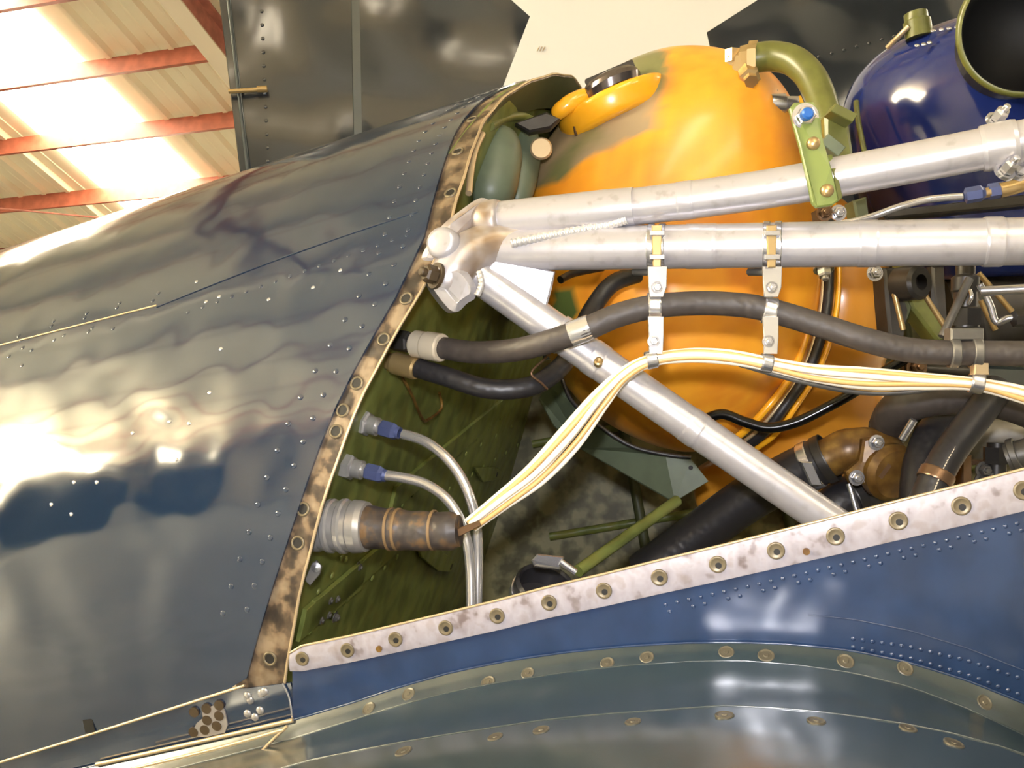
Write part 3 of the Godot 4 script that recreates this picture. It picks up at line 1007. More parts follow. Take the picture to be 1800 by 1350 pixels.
	b.sheet(r2, 0.003)
	obj("fillet_skin", b, M.fairing, fa)
	var r3: Array = mk.call([func(x): return [line2.call(x) - 2, dep.call(x) - 0.103], func(x): return [line2.call(x) + 60, dep.call(x) - 0.165], func(x): return [line2.call(x) + 190, dep.call(x) - 0.25], func(x): return [line2.call(x) + 420, dep.call(x) - 0.31], func(x): return [line2.call(x) + 1000, dep.call(x) - 0.50], func(x): return [line2.call(x) + 2500, dep.call(x) - 0.70]], -3000.0, 0.9)
	b = MB.new()
	b.sheet(r3, 0.003)
	obj("wing_skin", b, M.fairing, fa)
	b = MB.new()
	b.tube(r1[r1.size() - 1], 0.0011, 6)
	obj("upper_lip", b, M.navy_side, fa)
	b = MB.new()
	b.tube(r2[r2.size() - 1], 0.0008, 6)
	obj("middle_lip", b, M.fairing, fa)
	b = MB.new()
	b.tube(r3[r3.size() - 1], 0.0008, 6)
	obj("lower_lip", b, M.fairing, fa)
	# thin tan lips painted as the highlights on the aft fairing edges
	for q in [[[170, 1344, 350, 1304, 515, 1266], 0.0026], [[230, 1352, 380, 1316, 500, 1282], 0.002], [[430, 1352, 470, 1310, 505, 1276], 0.0016]]:
		b = MB.new()
		pts = PackedVector3Array()
		for i in range(0, q[0].size(), 2):
			var x: float = q[0][i]
			pts.append(P(x, q[0][i + 1], dep.call(x) - (0.004 if q[1] > 0.0025 else 0.026)))
		b.tube(sp(pts, 6), q[1], 6)
		obj("highlight_lip", b, M.edge, fa)
	# oval quick fasteners on the two bands
	var of := MB.new()
	of.lathe(Vector3.ZERO, Vector3(0, 0, 1), [[-0.001, 0], [-0.001, 0.0088], [0.0006, 0.0088], [0.0012, 0.0078], [0.0006, 0.0062], [0.0006, 0.003], [0.0014, 0.0024], [0.0014, 0]], 20, true)
	var om := of.build(Vector3.ZERO)
	var facing := func(rows2: Array, x: float, y: float) -> Array:
		var best := Vector3.ZERO
		var bd := 1e9
		var bn := Vector3.UP
		for i in range(0, rows2.size() - 1):
			for j in range(0, 63):
				var lp2: Vector3 = CAM.affine_inverse() * rows2[i][j]
				var d := Vector2(900 + FPX * lp2.x / -lp2.z - x, 675 - FPX * lp2.y / -lp2.z - y).length()
				if d < bd:
					bd = d
					best = rows2[i][j]
					bn = (rows2[i][j + 1] - rows2[i][j]).cross(rows2[i + 1][j] - rows2[i][j]).normalized()
		return [best, bn]
	for q in [[640, 1240], [732, 1216], [853, 1196], [925, 1178], [1058, 1160], [1125, 1152], [1282, 1144], [1348, 1147], [1492, 1160], [1575, 1172], [1745, 1232]]:
		var h: Array = facing.call(r1, q[0], q[1] + 4)
		stud("quick_fastener", om, M.fastener, fa, h[0], h[1], rng.randf() * 3.0, rng.randf_range(0.7, 0.85))
	for q in [[985, 1280], [740, 1318], [1275, 1255], [1572, 1284], [1685, 1310], [1130, 1266], [1420, 1268], [870, 1300]]:
		var h: Array = facing.call(r3, q[0], q[1])
		stud("quick_fastener", om, M.fastener, fa, h[0], h[1], rng.randf() * 3.0, rng.randf_range(0.75, 0.9))

# ---------- oil tank ----------
func loft(levels: Array, dc: float, pw: float, seg: int, n_sp: int) -> Array:
	# levels: [y, left, right, half depth], top to bottom in the list; rings in horizontal slices
	var rows := []
	var m := levels.size()
	for i in m - 1:
		for k in n_sp:
			var t := float(k) / n_sp
			var l := []
			for c in 4:
				l.append(cubic_interpolate(levels[i][c], levels[i + 1][c], levels[maxi(i - 1, 0)][c], levels[mini(i + 2, m - 1)][c], t))
			rows.append(l)
	rows.append(levels[m - 1])
	rows.reverse()
	var out := []
	for l in rows:
		var cx: float = (l[1] + l[2]) / 2
		var rx: float = (l[2] - l[1]) / 2 * dc / FPX
		var o := P(cx, l[0], dc)
		var ring := PackedVector3Array()
		for j in seg:
			var a := TAU * j / seg
			var ca := signf(cos(a)) * pow(absf(cos(a)), pw)
			var sa := signf(sin(a)) * pow(absf(sin(a)), pw)
			ring.append(o + CAM.basis.x * (rx * ca) - CAM.basis.z * (l[3] * sa))
		out.append(ring)
	return out
func to_px(p: Vector3) -> Vector3:
	var q := CAM.affine_inverse() * p
	return Vector3(900 - FPX * q.x / q.z, 675 + FPX * q.y / q.z, -q.z)
func oil_tank() -> void:
	var t := thing("oil_tank", "large glossy orange-yellow oil tank filling the middle of the engine bay", "tank", P(1200, 792, 1.55))
	var lv := [[102, 1170, 1225, 0.03], [112, 1122, 1275, 0.085], [138, 1066, 1333, 0.125], [180, 1018, 1372, 0.16], [240, 970, 1397, 0.19], [300, 934, 1411, 0.205], [370, 912, 1422, 0.215], [450, 908, 1431, 0.22], [530, 922, 1433, 0.22], [600, 952, 1422, 0.21], [660, 984, 1400, 0.195], [710, 1024, 1364, 0.165], [750, 1078, 1320, 0.13], [780, 1142, 1264, 0.08], [792, 1190, 1222, 0.03]]
	var b := MB.new()
	var rows := loft(lv, 1.55, 0.9, 96, 7)
	b.grid(rows, 1, true)
	b.fan(rows[0], 1, true)
	b.fan(rows[rows.size() - 1], 1)
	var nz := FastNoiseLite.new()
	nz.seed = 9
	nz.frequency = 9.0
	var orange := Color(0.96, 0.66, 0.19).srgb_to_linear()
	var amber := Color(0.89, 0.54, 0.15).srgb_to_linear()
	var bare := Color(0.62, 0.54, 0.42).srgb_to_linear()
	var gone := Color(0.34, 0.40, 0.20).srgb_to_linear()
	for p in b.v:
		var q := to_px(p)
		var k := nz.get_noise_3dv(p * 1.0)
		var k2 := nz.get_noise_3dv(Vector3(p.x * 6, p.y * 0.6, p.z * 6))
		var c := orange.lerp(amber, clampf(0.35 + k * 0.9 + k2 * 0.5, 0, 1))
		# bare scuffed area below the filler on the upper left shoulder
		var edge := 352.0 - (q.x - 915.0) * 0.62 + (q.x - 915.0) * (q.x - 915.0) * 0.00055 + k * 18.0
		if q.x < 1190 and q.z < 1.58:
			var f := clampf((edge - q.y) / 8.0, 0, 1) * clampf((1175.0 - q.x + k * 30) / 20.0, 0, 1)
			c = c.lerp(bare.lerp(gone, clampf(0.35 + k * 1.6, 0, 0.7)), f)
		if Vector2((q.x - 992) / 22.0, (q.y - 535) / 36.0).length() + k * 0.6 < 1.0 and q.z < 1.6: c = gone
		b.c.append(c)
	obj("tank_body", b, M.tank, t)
	# front end cap and seam bands on the engine side
	b = MB.new()
	var lc := [[330, 1400, 1425, 0.05], [380, 1350, 1480, 0.13], [450, 1340, 1528, 0.17], [530, 1335, 1545, 0.18], [600, 1330, 1548, 0.17], [650, 1320, 1535, 0.155], [690, 1310, 1545, 0.13], [730, 1310, 1565, 0.11], [770, 1330, 1560, 0.09], [820, 1230, 1520, 0.075], [860, 1220, 1470, 0.06], [890, 1225, 1300, 0.02]]
	rows = loft(lc, 1.63, 0.95, 64, 5)
	b.grid(rows, 1, true)
	b.fan(rows[0], 1, true)
	b.fan(rows[rows.size() - 1], 1)
	obj("front_cap", b, M.tank_dark, t)
	for q in [[0.0, 0.0055, "tank_yellow", "seam_band"], [16.0, 0.003, "edge", "seam_band"], [26.0, 0.008, "black_rubber", "tank_strap"], [44.0, 0.004, "tank_yellow", "seam_band"]]:
		b = MB.new()
		var o: float = q[0]
		var pts := Q([1378 + o * 0.6, 180 - o * 0.2, 1.55, 1402 + o * 0.7, 240, 1.52, 1416 + o * 0.8, 300, 1.49, 1424 + o, 370, 1.46, 1430 + o, 450, 1.44, 1428 + o, 530, 1.42, 1414 + o, 600, 1.405, 1390 + o, 660, 1.40, 1350 + o * 1.1, 715, 1.40, 1300 + o * 1.4, 765, 1.42, 1240 + o * 1.6, 800, 1.46])
		b.tube(sp(pts, 6), q[1], 8)
		obj(q[3], b, M[q[2]], t)
	# filler: tilted tray, rounded lip, dark cap
	var ax := (P(1165, 128, 1.42) - P(985, 205, 1.42)).normalized()
	var toward := CAM.basis.z
	var upn := toward.cross(ax).normalized()
	var out := PackedVector3Array()
	var c0 := P(1075, 178, 1.44)
	for k in 32:
		var a := TAU * k / 32.0
		out.append(c0 + ax * (cos(a) * 0.083) + toward * (sin(a) * 0.075))
	b = MB.new()
	b.lathe(c0 - upn * 0.028, upn, [[-0.008, 0], [-0.008, 0.070], [-0.004, 0.077], [0.002, 0.080], [0.02, 0.0835], [0.026, 0.0835], [0.029, 0.081], [0.030, 0.076], [0.030, 0]], 48, false)
	obj("filler_tray", b, M.tank_yellow, t)
	b = MB.new()
	b.tube(sp(Q([976, 203, 1.40, 990, 190, 1.39, 1012, 176, 1.39, 1038, 166, 1.40]), 6), [0.006, 0.009, 0.0105, 0.011, 0.0115, 0.012, 0.012, 0.012, 0.0125, 0.0125, 0.0125, 0.0125, 0.012, 0.012, 0.012, 0.0115, 0.011, 0.01, 0.007], 14)
	obj("filler_lip", b, M.tank_yellow, t)
	b = MB.new()
	b.lathe(P(1078, 156, 1.40), upn, [[-0.004, 0], [-0.004, 0.041], [0.006, 0.043], [0.012, 0.041], [0.017, 0.036], [0.021, 0.022], [0.022, 0]], 32, true)
	var cp := obj("filler_cap", b, M.cap, t, "dark grey metal filler cap")
	b = MB.new()
	b.box(P(1072, 130, 1.40), ax * 0.036, toward * 0.004, upn * 0.006, 0.0015)
	obj("cap_handle", b, M.dark_metal, cp)
	b = MB.new()
	for k in 4:
		b.tube(sp(Q([1010 + k * 42, 222 - k * 14, 1.40, 1012 + k * 40, 236 - k * 13, 1.405, 1018 + k * 40, 240 - k * 12, 1.41]), 3), 0.002, 6)
	obj("drip_tabs", b, M.copper, t)

# ---------- engine mount ----------
func band(b: MB, c: Vector3, ax: Vector3, r: float, w: float, th: float, s := 10, sides := 28) -> void:
	b.lathe(c - ax.normalized() * w / 2, ax, [[0, r - 0.0006], [0, r + th * 0.7], [w * 0.12, r + th], [w * 0.88, r + th], [w, r + th * 0.7], [w, r - 0.0006]], sides, true, 1.0, s)
func engine_mount() -> void:
	var t := thing("engine_mount", "silver welded steel tube engine mount branching from a joint at the bay rim", "engine mount", P(800, 540, 1.05))
	var main := Q([835, 440, 1.07, 1320, 431.5, 1.0, 2000, 421, 0.915])
	var upper := Q([850, 392, 1.075, 1330, 335, 0.99, 2000, 208, 0.87])
	var diag := Q([820, 470, 1.062, 1130, 690, 1.045, 1500, 945, 1.02])
	var b := MB.new()
	b.tube(sp(main, 12), 0.0224, 32)
	obj("main_tube", b, M.mount, t)
	b = MB.new()
	b.tube(sp(upper, 12), 0.0192, 32)
	obj("upper_tube", b, M.mount, t)
	b = MB.new()
	b.tube(sp(diag, 12), 0.0188, 32)
	obj("diagonal_tube", b, M.mount, t)
	# collars and sleeves
	var ringat := func(a: PackedVector3Array, x: float) -> Array:
		var s := sp(a, 60)
		for i in s.size() - 1:
			if to_px(s[i]).x >= x: return [s[i], (s[i + 1] - s[i]).normalized()]
		return [s[s.size() - 1], (s[s.size() - 1] - s[s.size() - 2]).normalized()]
	for q in [[main, 1232, 0.0224, 0.030, 0.0006], [main, 1518, 0.0224, 0.018, 0.0007], [main, 1735, 0.0224, 0.017, 0.0014], [upper, 1205, 0.0192, 0.016, 0.0005], [upper, 1752, 0.0192, 0.03, 0.0022], [diag, 1045, 0.0188, 0.016, 0.0008], [diag, 1215, 0.0188, 0.016, 0.0008], [diag, 985, 0.0188, 0.012, 0.002]]:
		var h: Array = ringat.call(q[0], q[1])
		b = MB.new()
		band(b, h[0], h[1], q[2], q[3], q[4])
		obj("tube_collar", b, M.mount, t)
	# joint fitting
	b = MB.new()
	b.tube(sp(Q([779, 508, 1.042, 795, 478, 1.043, 822, 448, 1.052, 862, 432, 1.062, 905, 430, 1.066, 965, 437, 1.063]), 6), [0.017, 0.0185, 0.0195, 0.0205, 0.021, 0.0215, 0.022, 0.0225, 0.0228, 0.023, 0.0232, 0.0234, 0.0236, 0.0238, 0.024, 0.0242, 0.0243, 0.0244, 0.0245, 0.0245, 0.0245, 0.0244, 0.0243, 0.0242, 0.0241, 0.024, 0.0238, 0.0236, 0.0234, 0.023, 0.0226], 24)
	obj("joint_fitting", b, M.mount_worn, t)
	# forged lug pointing down to the bulkhead, with its foot
	b = MB.new()
	b.slab(loop(Q([757, 490, 1.025, 780, 466, 1.022, 814, 468, 1.02, 838, 498, 1.02, 838, 522, 1.022, 824, 532, 1.024, 806, 547, 1.026, 786, 536, 1.026])), (CAM.basis.z + CAM.basis.x * 0.25).normalized(), 0.034, 0.008)
	obj("forged_lug", b, M.mount, t)
	b = MB.new()
	b.lathe(P(790, 436, 1.05), (CAM.basis.z - CAM.basis.x * 0.35 + CAM.basis.y * 0.15).normalized(), [[0, 0.0], [0, 0.0175], [0.018, 0.0175], [0.024, 0.0155], [0.026, 0.011], [0.026, 0]], 28, false)
	obj("forged_boss", b, M.mount, t)
	stud("mount_bolt", bolt_mesh(0.0095, 0.012), M.vent, t, P(764, 484, 1.022), (CAM.basis.z * 0.6 - CAM.basis.x * 0.8 + CAM.basis.y * 0.2).normalized())
	# strap to the bulkhead rim
	b = MB.new()
	b.slab(loop(Q([740, 452, 1.045, 772, 400, 1.045, 812, 366, 1.05, 846, 346, 1.06, 866, 362, 1.06, 830, 396, 1.05, 796, 430, 1.045, 768, 462, 1.042])), CAM.basis.z, 0.016, 0.006)
	obj("rim_strap", b, M.mount_worn, t)
	b = MB.new()
	var uax := (P(1330, 335, 0.99) - P(850, 392, 1.075)).normalized()
	b.lathe(P(846, 392, 1.072), uax, [[-0.012, 0], [-0.012, 0.012], [-0.004, 0.021], [0.006, 0.0235], [0.018, 0.0235], [0.023, 0.0215], [0.023, 0.018]], 30, false)
	obj("tube_socket", b, M.mount_worn, t)
	# scarfed sleeve fingers over the upper tube
	b = MB.new()
	var su := sp(upper, 40)
	var fl := PackedVector3Array()
	var fr := PackedFloat32Array()
	for p in su:
		var x := to_px(p).x
		if x > 868 and x < 1122:
			fl.append(p + CAM.basis.z * 0.002)
			fr.append(0.0208 - 0.0012 * clampf((x - 1060) / 60.0, 0, 1))
	b.tube(fl, fr, 28)
	obj("scarf_sleeve", b, M.mount, t)
	# gussets
	b = MB.new()
	b.slab(Q([870, 455, 1.047, 900, 462, 1.046, 976, 477, 1.046, 970, 508, 1.046, 962, 536, 1.045, 958, 560, 1.045, 905, 520, 1.046, 850, 480, 1.046]), CAM.basis.z, 0.008, 0.002)
	obj("gusset_plate", b, M.mount, t)
	b = MB.new()
	b.slab(Q([890, 402, 1.053, 1000, 390, 1.048, 1110, 372, 1.042, 1098, 392, 1.041, 1010, 405, 1.045, 895, 428, 1.05]), CAM.basis.z, 0.01, 0.002)
	obj("gusset_plate", b, M.mount, t)
	# weld beads
	b = MB.new()
	var wp := PackedVector3Array()
	var wr := PackedFloat32Array()
	var line := sp(Q([898, 428, 1.034, 945, 418, 1.032, 1000, 408, 1.029, 1060, 398, 1.026, 1102, 386, 1.017]), 30)
	for i in line.size():
		wp.append(line[i])
		wr.append(0.0042 + 0.0012 * absf(sin(i * 0.62)))
	b.tube(wp, wr, 8)
	obj("weld_bead", b, M.weld, t)
	b = MB.new()
	wp = sp(Q([838, 520, 1.022, 846, 500, 1.024, 842, 478, 1.03]), 12)
	wr = PackedFloat32Array()
	for i in wp.size(): wr.append(0.003 + 0.0009 * absf(sin(i * 0.9)))
	b.tube(wp, wr, 8)
	obj("weld_bead", b, M.weld, t)
	b = MB.new()
	b.lathe(P(1052, 636, 1.022), (CAM.basis.z * 0.9 + CAM.basis.y * 0.4).normalized(), [[-0.004, 0.0048], [0.002, 0.0048], [0.003, 0.003], [0.001, 0.0]], 12)
	obj("drill_plug", b, M.brass, t)
	# bolts of the outer tube clamp
	for q in [[1752, 210, 0.92], [1768, 300, 0.90], [1790, 300, 0.915]]:
		stud("clamp_bolt", bolt_mesh(0.0065, 0.012), M.steel, t, P(q[0], q[1], q[2]), (CAM.basis.y * 0.5 + CAM.basis.z * 0.8 + CAM.basis.x * 0.2).normalized())

# ---------- brackets and hoses ----------
func hose(n: String, a: Array, rpx: float, m: Material, label: String, category := "hose", group := "") -> MeshInstance3D:
	var b := MB.new()
	b.tube(path(a, 10), px(rpx, a[2]), 20)
	return solo(n, b, m, label, category, group)
func brackets_and_hoses() -> void:
	var t: Node3D
	var b: MB
	# thick upper hose with crimped end
	t = thing("thick_hose", "thick grey-black rubber hose with silver crimped end passing under the main mount tube", "hose", P(700, 610, 1.12))
	var hp := [770, 610, 1.10, 830, 619, 1.075, 900, 616, 1.045, 960, 602, 1.02, 1030, 578, 1.005, 1090, 553, 1.002, 1155, 538, 1.0, 1230, 533, 1.0, 1300, 536, 0.996, 1352, 545, 0.992, 1430, 568, 0.985, 1510, 594, 0.975, 1590, 614, 0.97, 1660, 620, 0.965, 1740, 621, 0.96, 1860, 622, 0.95]
	b = MB.new()
	b.tube(path(hp, 8), px(21, 1.02), 22)
	obj("hose_body", b, M.rubber, t)
	b = MB.new()
	var ax := (P(800, 616, 1.085) - P(728, 605, 1.115)).normalized()
	b.lathe(P(728, 604, 1.115), ax, [[0, 0.0], [0, 0.0138], [0.002, 0.0152], [0.016, 0.0152], [0.018, 0.0158], [0.037, 0.0158], [0.0395, 0.0148], [0.0395, 0.011]], 26)
	obj("crimp_ferrule", b, M.tin, t, "silver crimped ferrule")
	b = MB.new()
	b.lathe(P(690, 597, 1.13), ax, [[0, 0], [0, 0.0125], [0.024, 0.0125], [0.026, 0.0105], [0.03, 0.0105]], 6)
	obj("hex_nut", b, M.dark_metal, t)
	b = MB.new()
	b.lathe(P(690, 597, 1.13), ax, [[-0.02, 0.009], [0.0, 0.009]], 16)
	obj("hose_stub", b, M.dark_metal, t)
	b = MB.new()
	band(b, P(1020, 581, 1.007), (P(1090, 553, 1.002) - P(960, 602, 1.02)), 0.0123, 0.022, 0.0006)
	obj("tape_band", b, M.alu, t, "shiny foil band")
	# second hose below
	t = thing("lower_hose", "shorter black hose with brass collar sagging below the thick hose", "hose", P(690, 640, 1.13))
	hp = [735, 647, 1.115, 790, 664, 1.10, 850, 682, 1.09, 905, 684, 1.09, 950, 672, 1.10, 990, 640, 1.13, 1010, 605, 1.18, 1040, 545, 1.23, 1075, 500, 1.25, 1120, 482, 1.27]
	b = MB.new()
	b.tube(path(hp, 8), px(18, 1.09), 20)
	obj("hose_body", b, M.black_rubber, t)
	b = MB.new()
	ax = (P(790, 664, 1.10) - P(690, 637, 1.13)).normalized()
	b.lathe(P(690, 637, 1.128), ax, [[-0.012, 0], [-0.012, 0.0095], [0.0, 0.0095], [0.0, 0.0115], [0.003, 0.0128], [0.03, 0.0128], [0.033, 0.0118], [0.033, 0.009]], 24)
	obj("brass_collar", b, M.brass, t)
	b = MB.new()
	b.tube(sp(Q([985, 598, 1.09, 960, 628, 1.085, 934, 655, 1.075, 950, 672, 1.078, 962, 684, 1.085]), 5), 0.0014, 6)
	solo("lacing_cord", b, M.copper, "thin brown lacing cord looped round the lower black hose", "cord")
	# hanging clamp brackets
	var labs := ["silver clamp bracket hanging from the main tube, nearest the joint", "silver clamp bracket hanging from the main tube, second along over the orange tank"]
	var xs := [1155.0, 1357.0]
	for k in 2:
		var x: float = xs[k]
		var dm := lerpf(1.024, 0.995, k)
		var hy := [538.0, 546.0][k] as float
		var wy := [632.0, 638.0][k] as float
		t = thing("hose_bracket", labs[k], "bracket", P(x, 650, dm), "hose brackets on the main tube")
		b = MB.new()
		var tax := (P(2000, 421, 0.915) - P(835, 440, 1.07)).normalized()
		for o in [-0.0055, 0.0055]:
			band(b, P(x, 434.5 if k == 0 else 431, dm) + tax * o, tax, 0.0224, 0.007, 0.0016, 10 if o < 0 else 30)
		obj("tube_band", b, M.steel, t)
		b = MB.new()
		b.slab(poly([x - 9, 396, x + 9, 395, x + 7, 470, x - 7, 470], dm - 0.0255), CAM.basis.z, 0.003, 0.001)
		obj("band_clip", b, M.brass, t)
		for q in [410.0, 452.0]:
			b = MB.new()
			b.box(P(x, q, dm - 0.026), CAM.basis.x * 0.0075, CAM.basis.y * 0.0025, CAM.basis.z * 0.002, 0.0008)
			obj("clip_bridge", b, M.steel, t)
		var dh := 0.985 if k == 0 else 0.977
		b = MB.new()
		b.slab(poly([x - 16, 468, x + 18, 468, x + 17, 505, x + 11, 522, x - 13, 522, x - 15, 500], dh), CAM.basis.z, 0.003, 0.0008)
		obj("hanger_plate", b, M.alu, t)
		b = MB.new()
		b.slab(poly([x - 16, 556, x + 12, 556, x + 12, 592, x + 10, 622, x - 14, 622, x - 14, 594], dh), CAM.basis.z, 0.003, 0.0008)
		obj("link_plate", b, M.alu, t)
		b = MB.new()
		band(b, P(x - 5, hy, 1.0 if k == 0 else 0.992), (P(x + 60, hy + (-2 if k == 0 else 16), 0.995) - P(x - 60, hy + (6 if k == 0 else -8), 1.0)), 0.0121, 0.0125, 0.0016)
		obj("hose_loop", b, M.steel, t)
		b = MB.new()
		band(b, P(x - 10, wy, 0.992 if k == 0 else 0.984), (P(x + 60, wy - (6 if k == 0 else -12), 0.99) - P(x - 60, wy + (22 if k == 0 else -6), 0.99)), 0.0078, 0.011, 0.0014)
		obj("wire_loop", b, M.steel, t)
		for q in [[0, 505], [-6, 600], [-4, 575]]:
			if q[1] == 575: continue
			stud("bolt", bolt_mesh(0.0042, 0.004), M.steel, t, P(x + q[0], q[1], dh), CAM.basis.z)
		b = MB.new()
		b.tube(Q([x - 12, 478, dm, x - 40, 478, dm + 0.02]), 0.004, 8)
		obj("clamp_screw", b, M.grey_metal, t)
	# wire bundle
	var base := [826, 922, 1.008, 880, 880, 1.004, 940, 832, 1.0, 1000, 768, 0.996, 1055, 700, 0.993, 1100, 655, 0.992, 1146, 632, 0.992, 1210, 623, 0.99, 1280, 626, 0.987, 1348, 638, 0.984, 1430, 654, 0.98, 1520, 662, 0.975, 1620, 668, 0.968, 1712, 674, 0.962, 1790, 690, 0.955, 1860, 712, 0.95]
	var ofs := [[-3, -15, 4], [1, -8, 0], [3, 0, -3], [-1, 5, 3], [5, 14, -2], [0, 20, 1], [-4, -2, 6]]
	var wl := ["cream wire along the upper edge of the bundle sweeping from the taped conduit", "tan wire second from the upper edge of the cream bundle", "cream wire fourth from the upper edge of the cream bundle", "cream wire fifth from the upper edge, inside the cream bundle", "tan wire second from the lower edge of the cream bundle", "thicker cream wire along the lower edge of the bundle leaving the conduit", "cream wire just under the upper tan wire of the bundle"]
	for k in 7:
		var a := base.duplicate()
		for i in 16:
			var sp_k := table([826, 0.55, 940, 1.0, 1000, 1.05, 1055, 0.75, 1146, 0.42, 1210, 0.45, 1348, 0.45, 1520, 0.95, 1620, 0.6, 1712, 0.36, 1860, 0.8], base[i * 3])
			var ang: float = 0.75 if base[i * 3] < 1080 else 0.0
			a[i * 3] += (ofs[k][1] * sin(ang) + ofs[k][0] * 0.4) * sp_k
			a[i * 3 + 1] += ofs[k][1] * cos(ang) * sp_k + 2.0 * sin(i * 1.3 + k * 2.0) * sp_k
			a[i * 3 + 2] += ofs[k][2] * 0.0011 * (0.6 + sp_k)
		hose("wire", a, 4.6 if k != 5 else 5.4, M.wire if k % 3 != 1 else M.wire_tan, wl[k], "wire", "wires of the cream bundle")
	# wires dropping below the bundle on the right
	hose("wire", [1440, 668, 0.985, 1500, 680, 0.985, 1560, 684, 0.98, 1640, 676, 0.975, 1700, 676, 0.968], 5, M.wire_tan, "tan wire sagging just below the bundle at the right", "wire")
	hose("wire", [1300, 640, 0.992, 1400, 668, 0.99, 1500, 688, 0.99, 1580, 690, 0.985, 1650, 682, 0.978], 5, M.grey_metal, "grey wire hanging lowest under the cream bundle", "wire")
	# clamps at the right end
	t = thing("loop_clamp", "olive-grey loop clamp holding the thick hose at the right edge", "clamp", P(1700, 640, 0.965))
	for q in [[1676, 0.0126], [1714, 0.0136]]:
		b = MB.new()
		band(b, P(q[0], 621, 0.964), P(1740, 621, 0.96) - P(1660, 620, 0.965), q[1], 0.0085, 0.0022)
		obj("clamp_ring", b, M.grey_metal, t)
	b = MB.new()
	b.box(P(1695, 588, 0.965), CAM.basis.x * 0.016, CAM.basis.y * 0.006, CAM.basis.z * 0.008, 0.002)
	obj("clamp_saddle", b, M.grey_metal, t)
	t = thing("wire_clamp", "bright steel band clamp gripping the cream wires at the right edge", "clamp", P(1716, 690, 0.96))
	b = MB.new()
	band(b, P(1716, 673, 0.962), P(1790, 690, 0.955) - P(1640, 668, 0.968), 0.0088, 0.012, 0.0016)
	obj("clamp_ring", b, M.steel, t)
	b = MB.new()
	b.box(P(1722, 648, 0.958), CAM.basis.x * 0.007, CAM.basis.y * 0.006, CAM.basis.z * 0.005, 0.0015)
	obj("clamp_tab", b, M.edge, t)

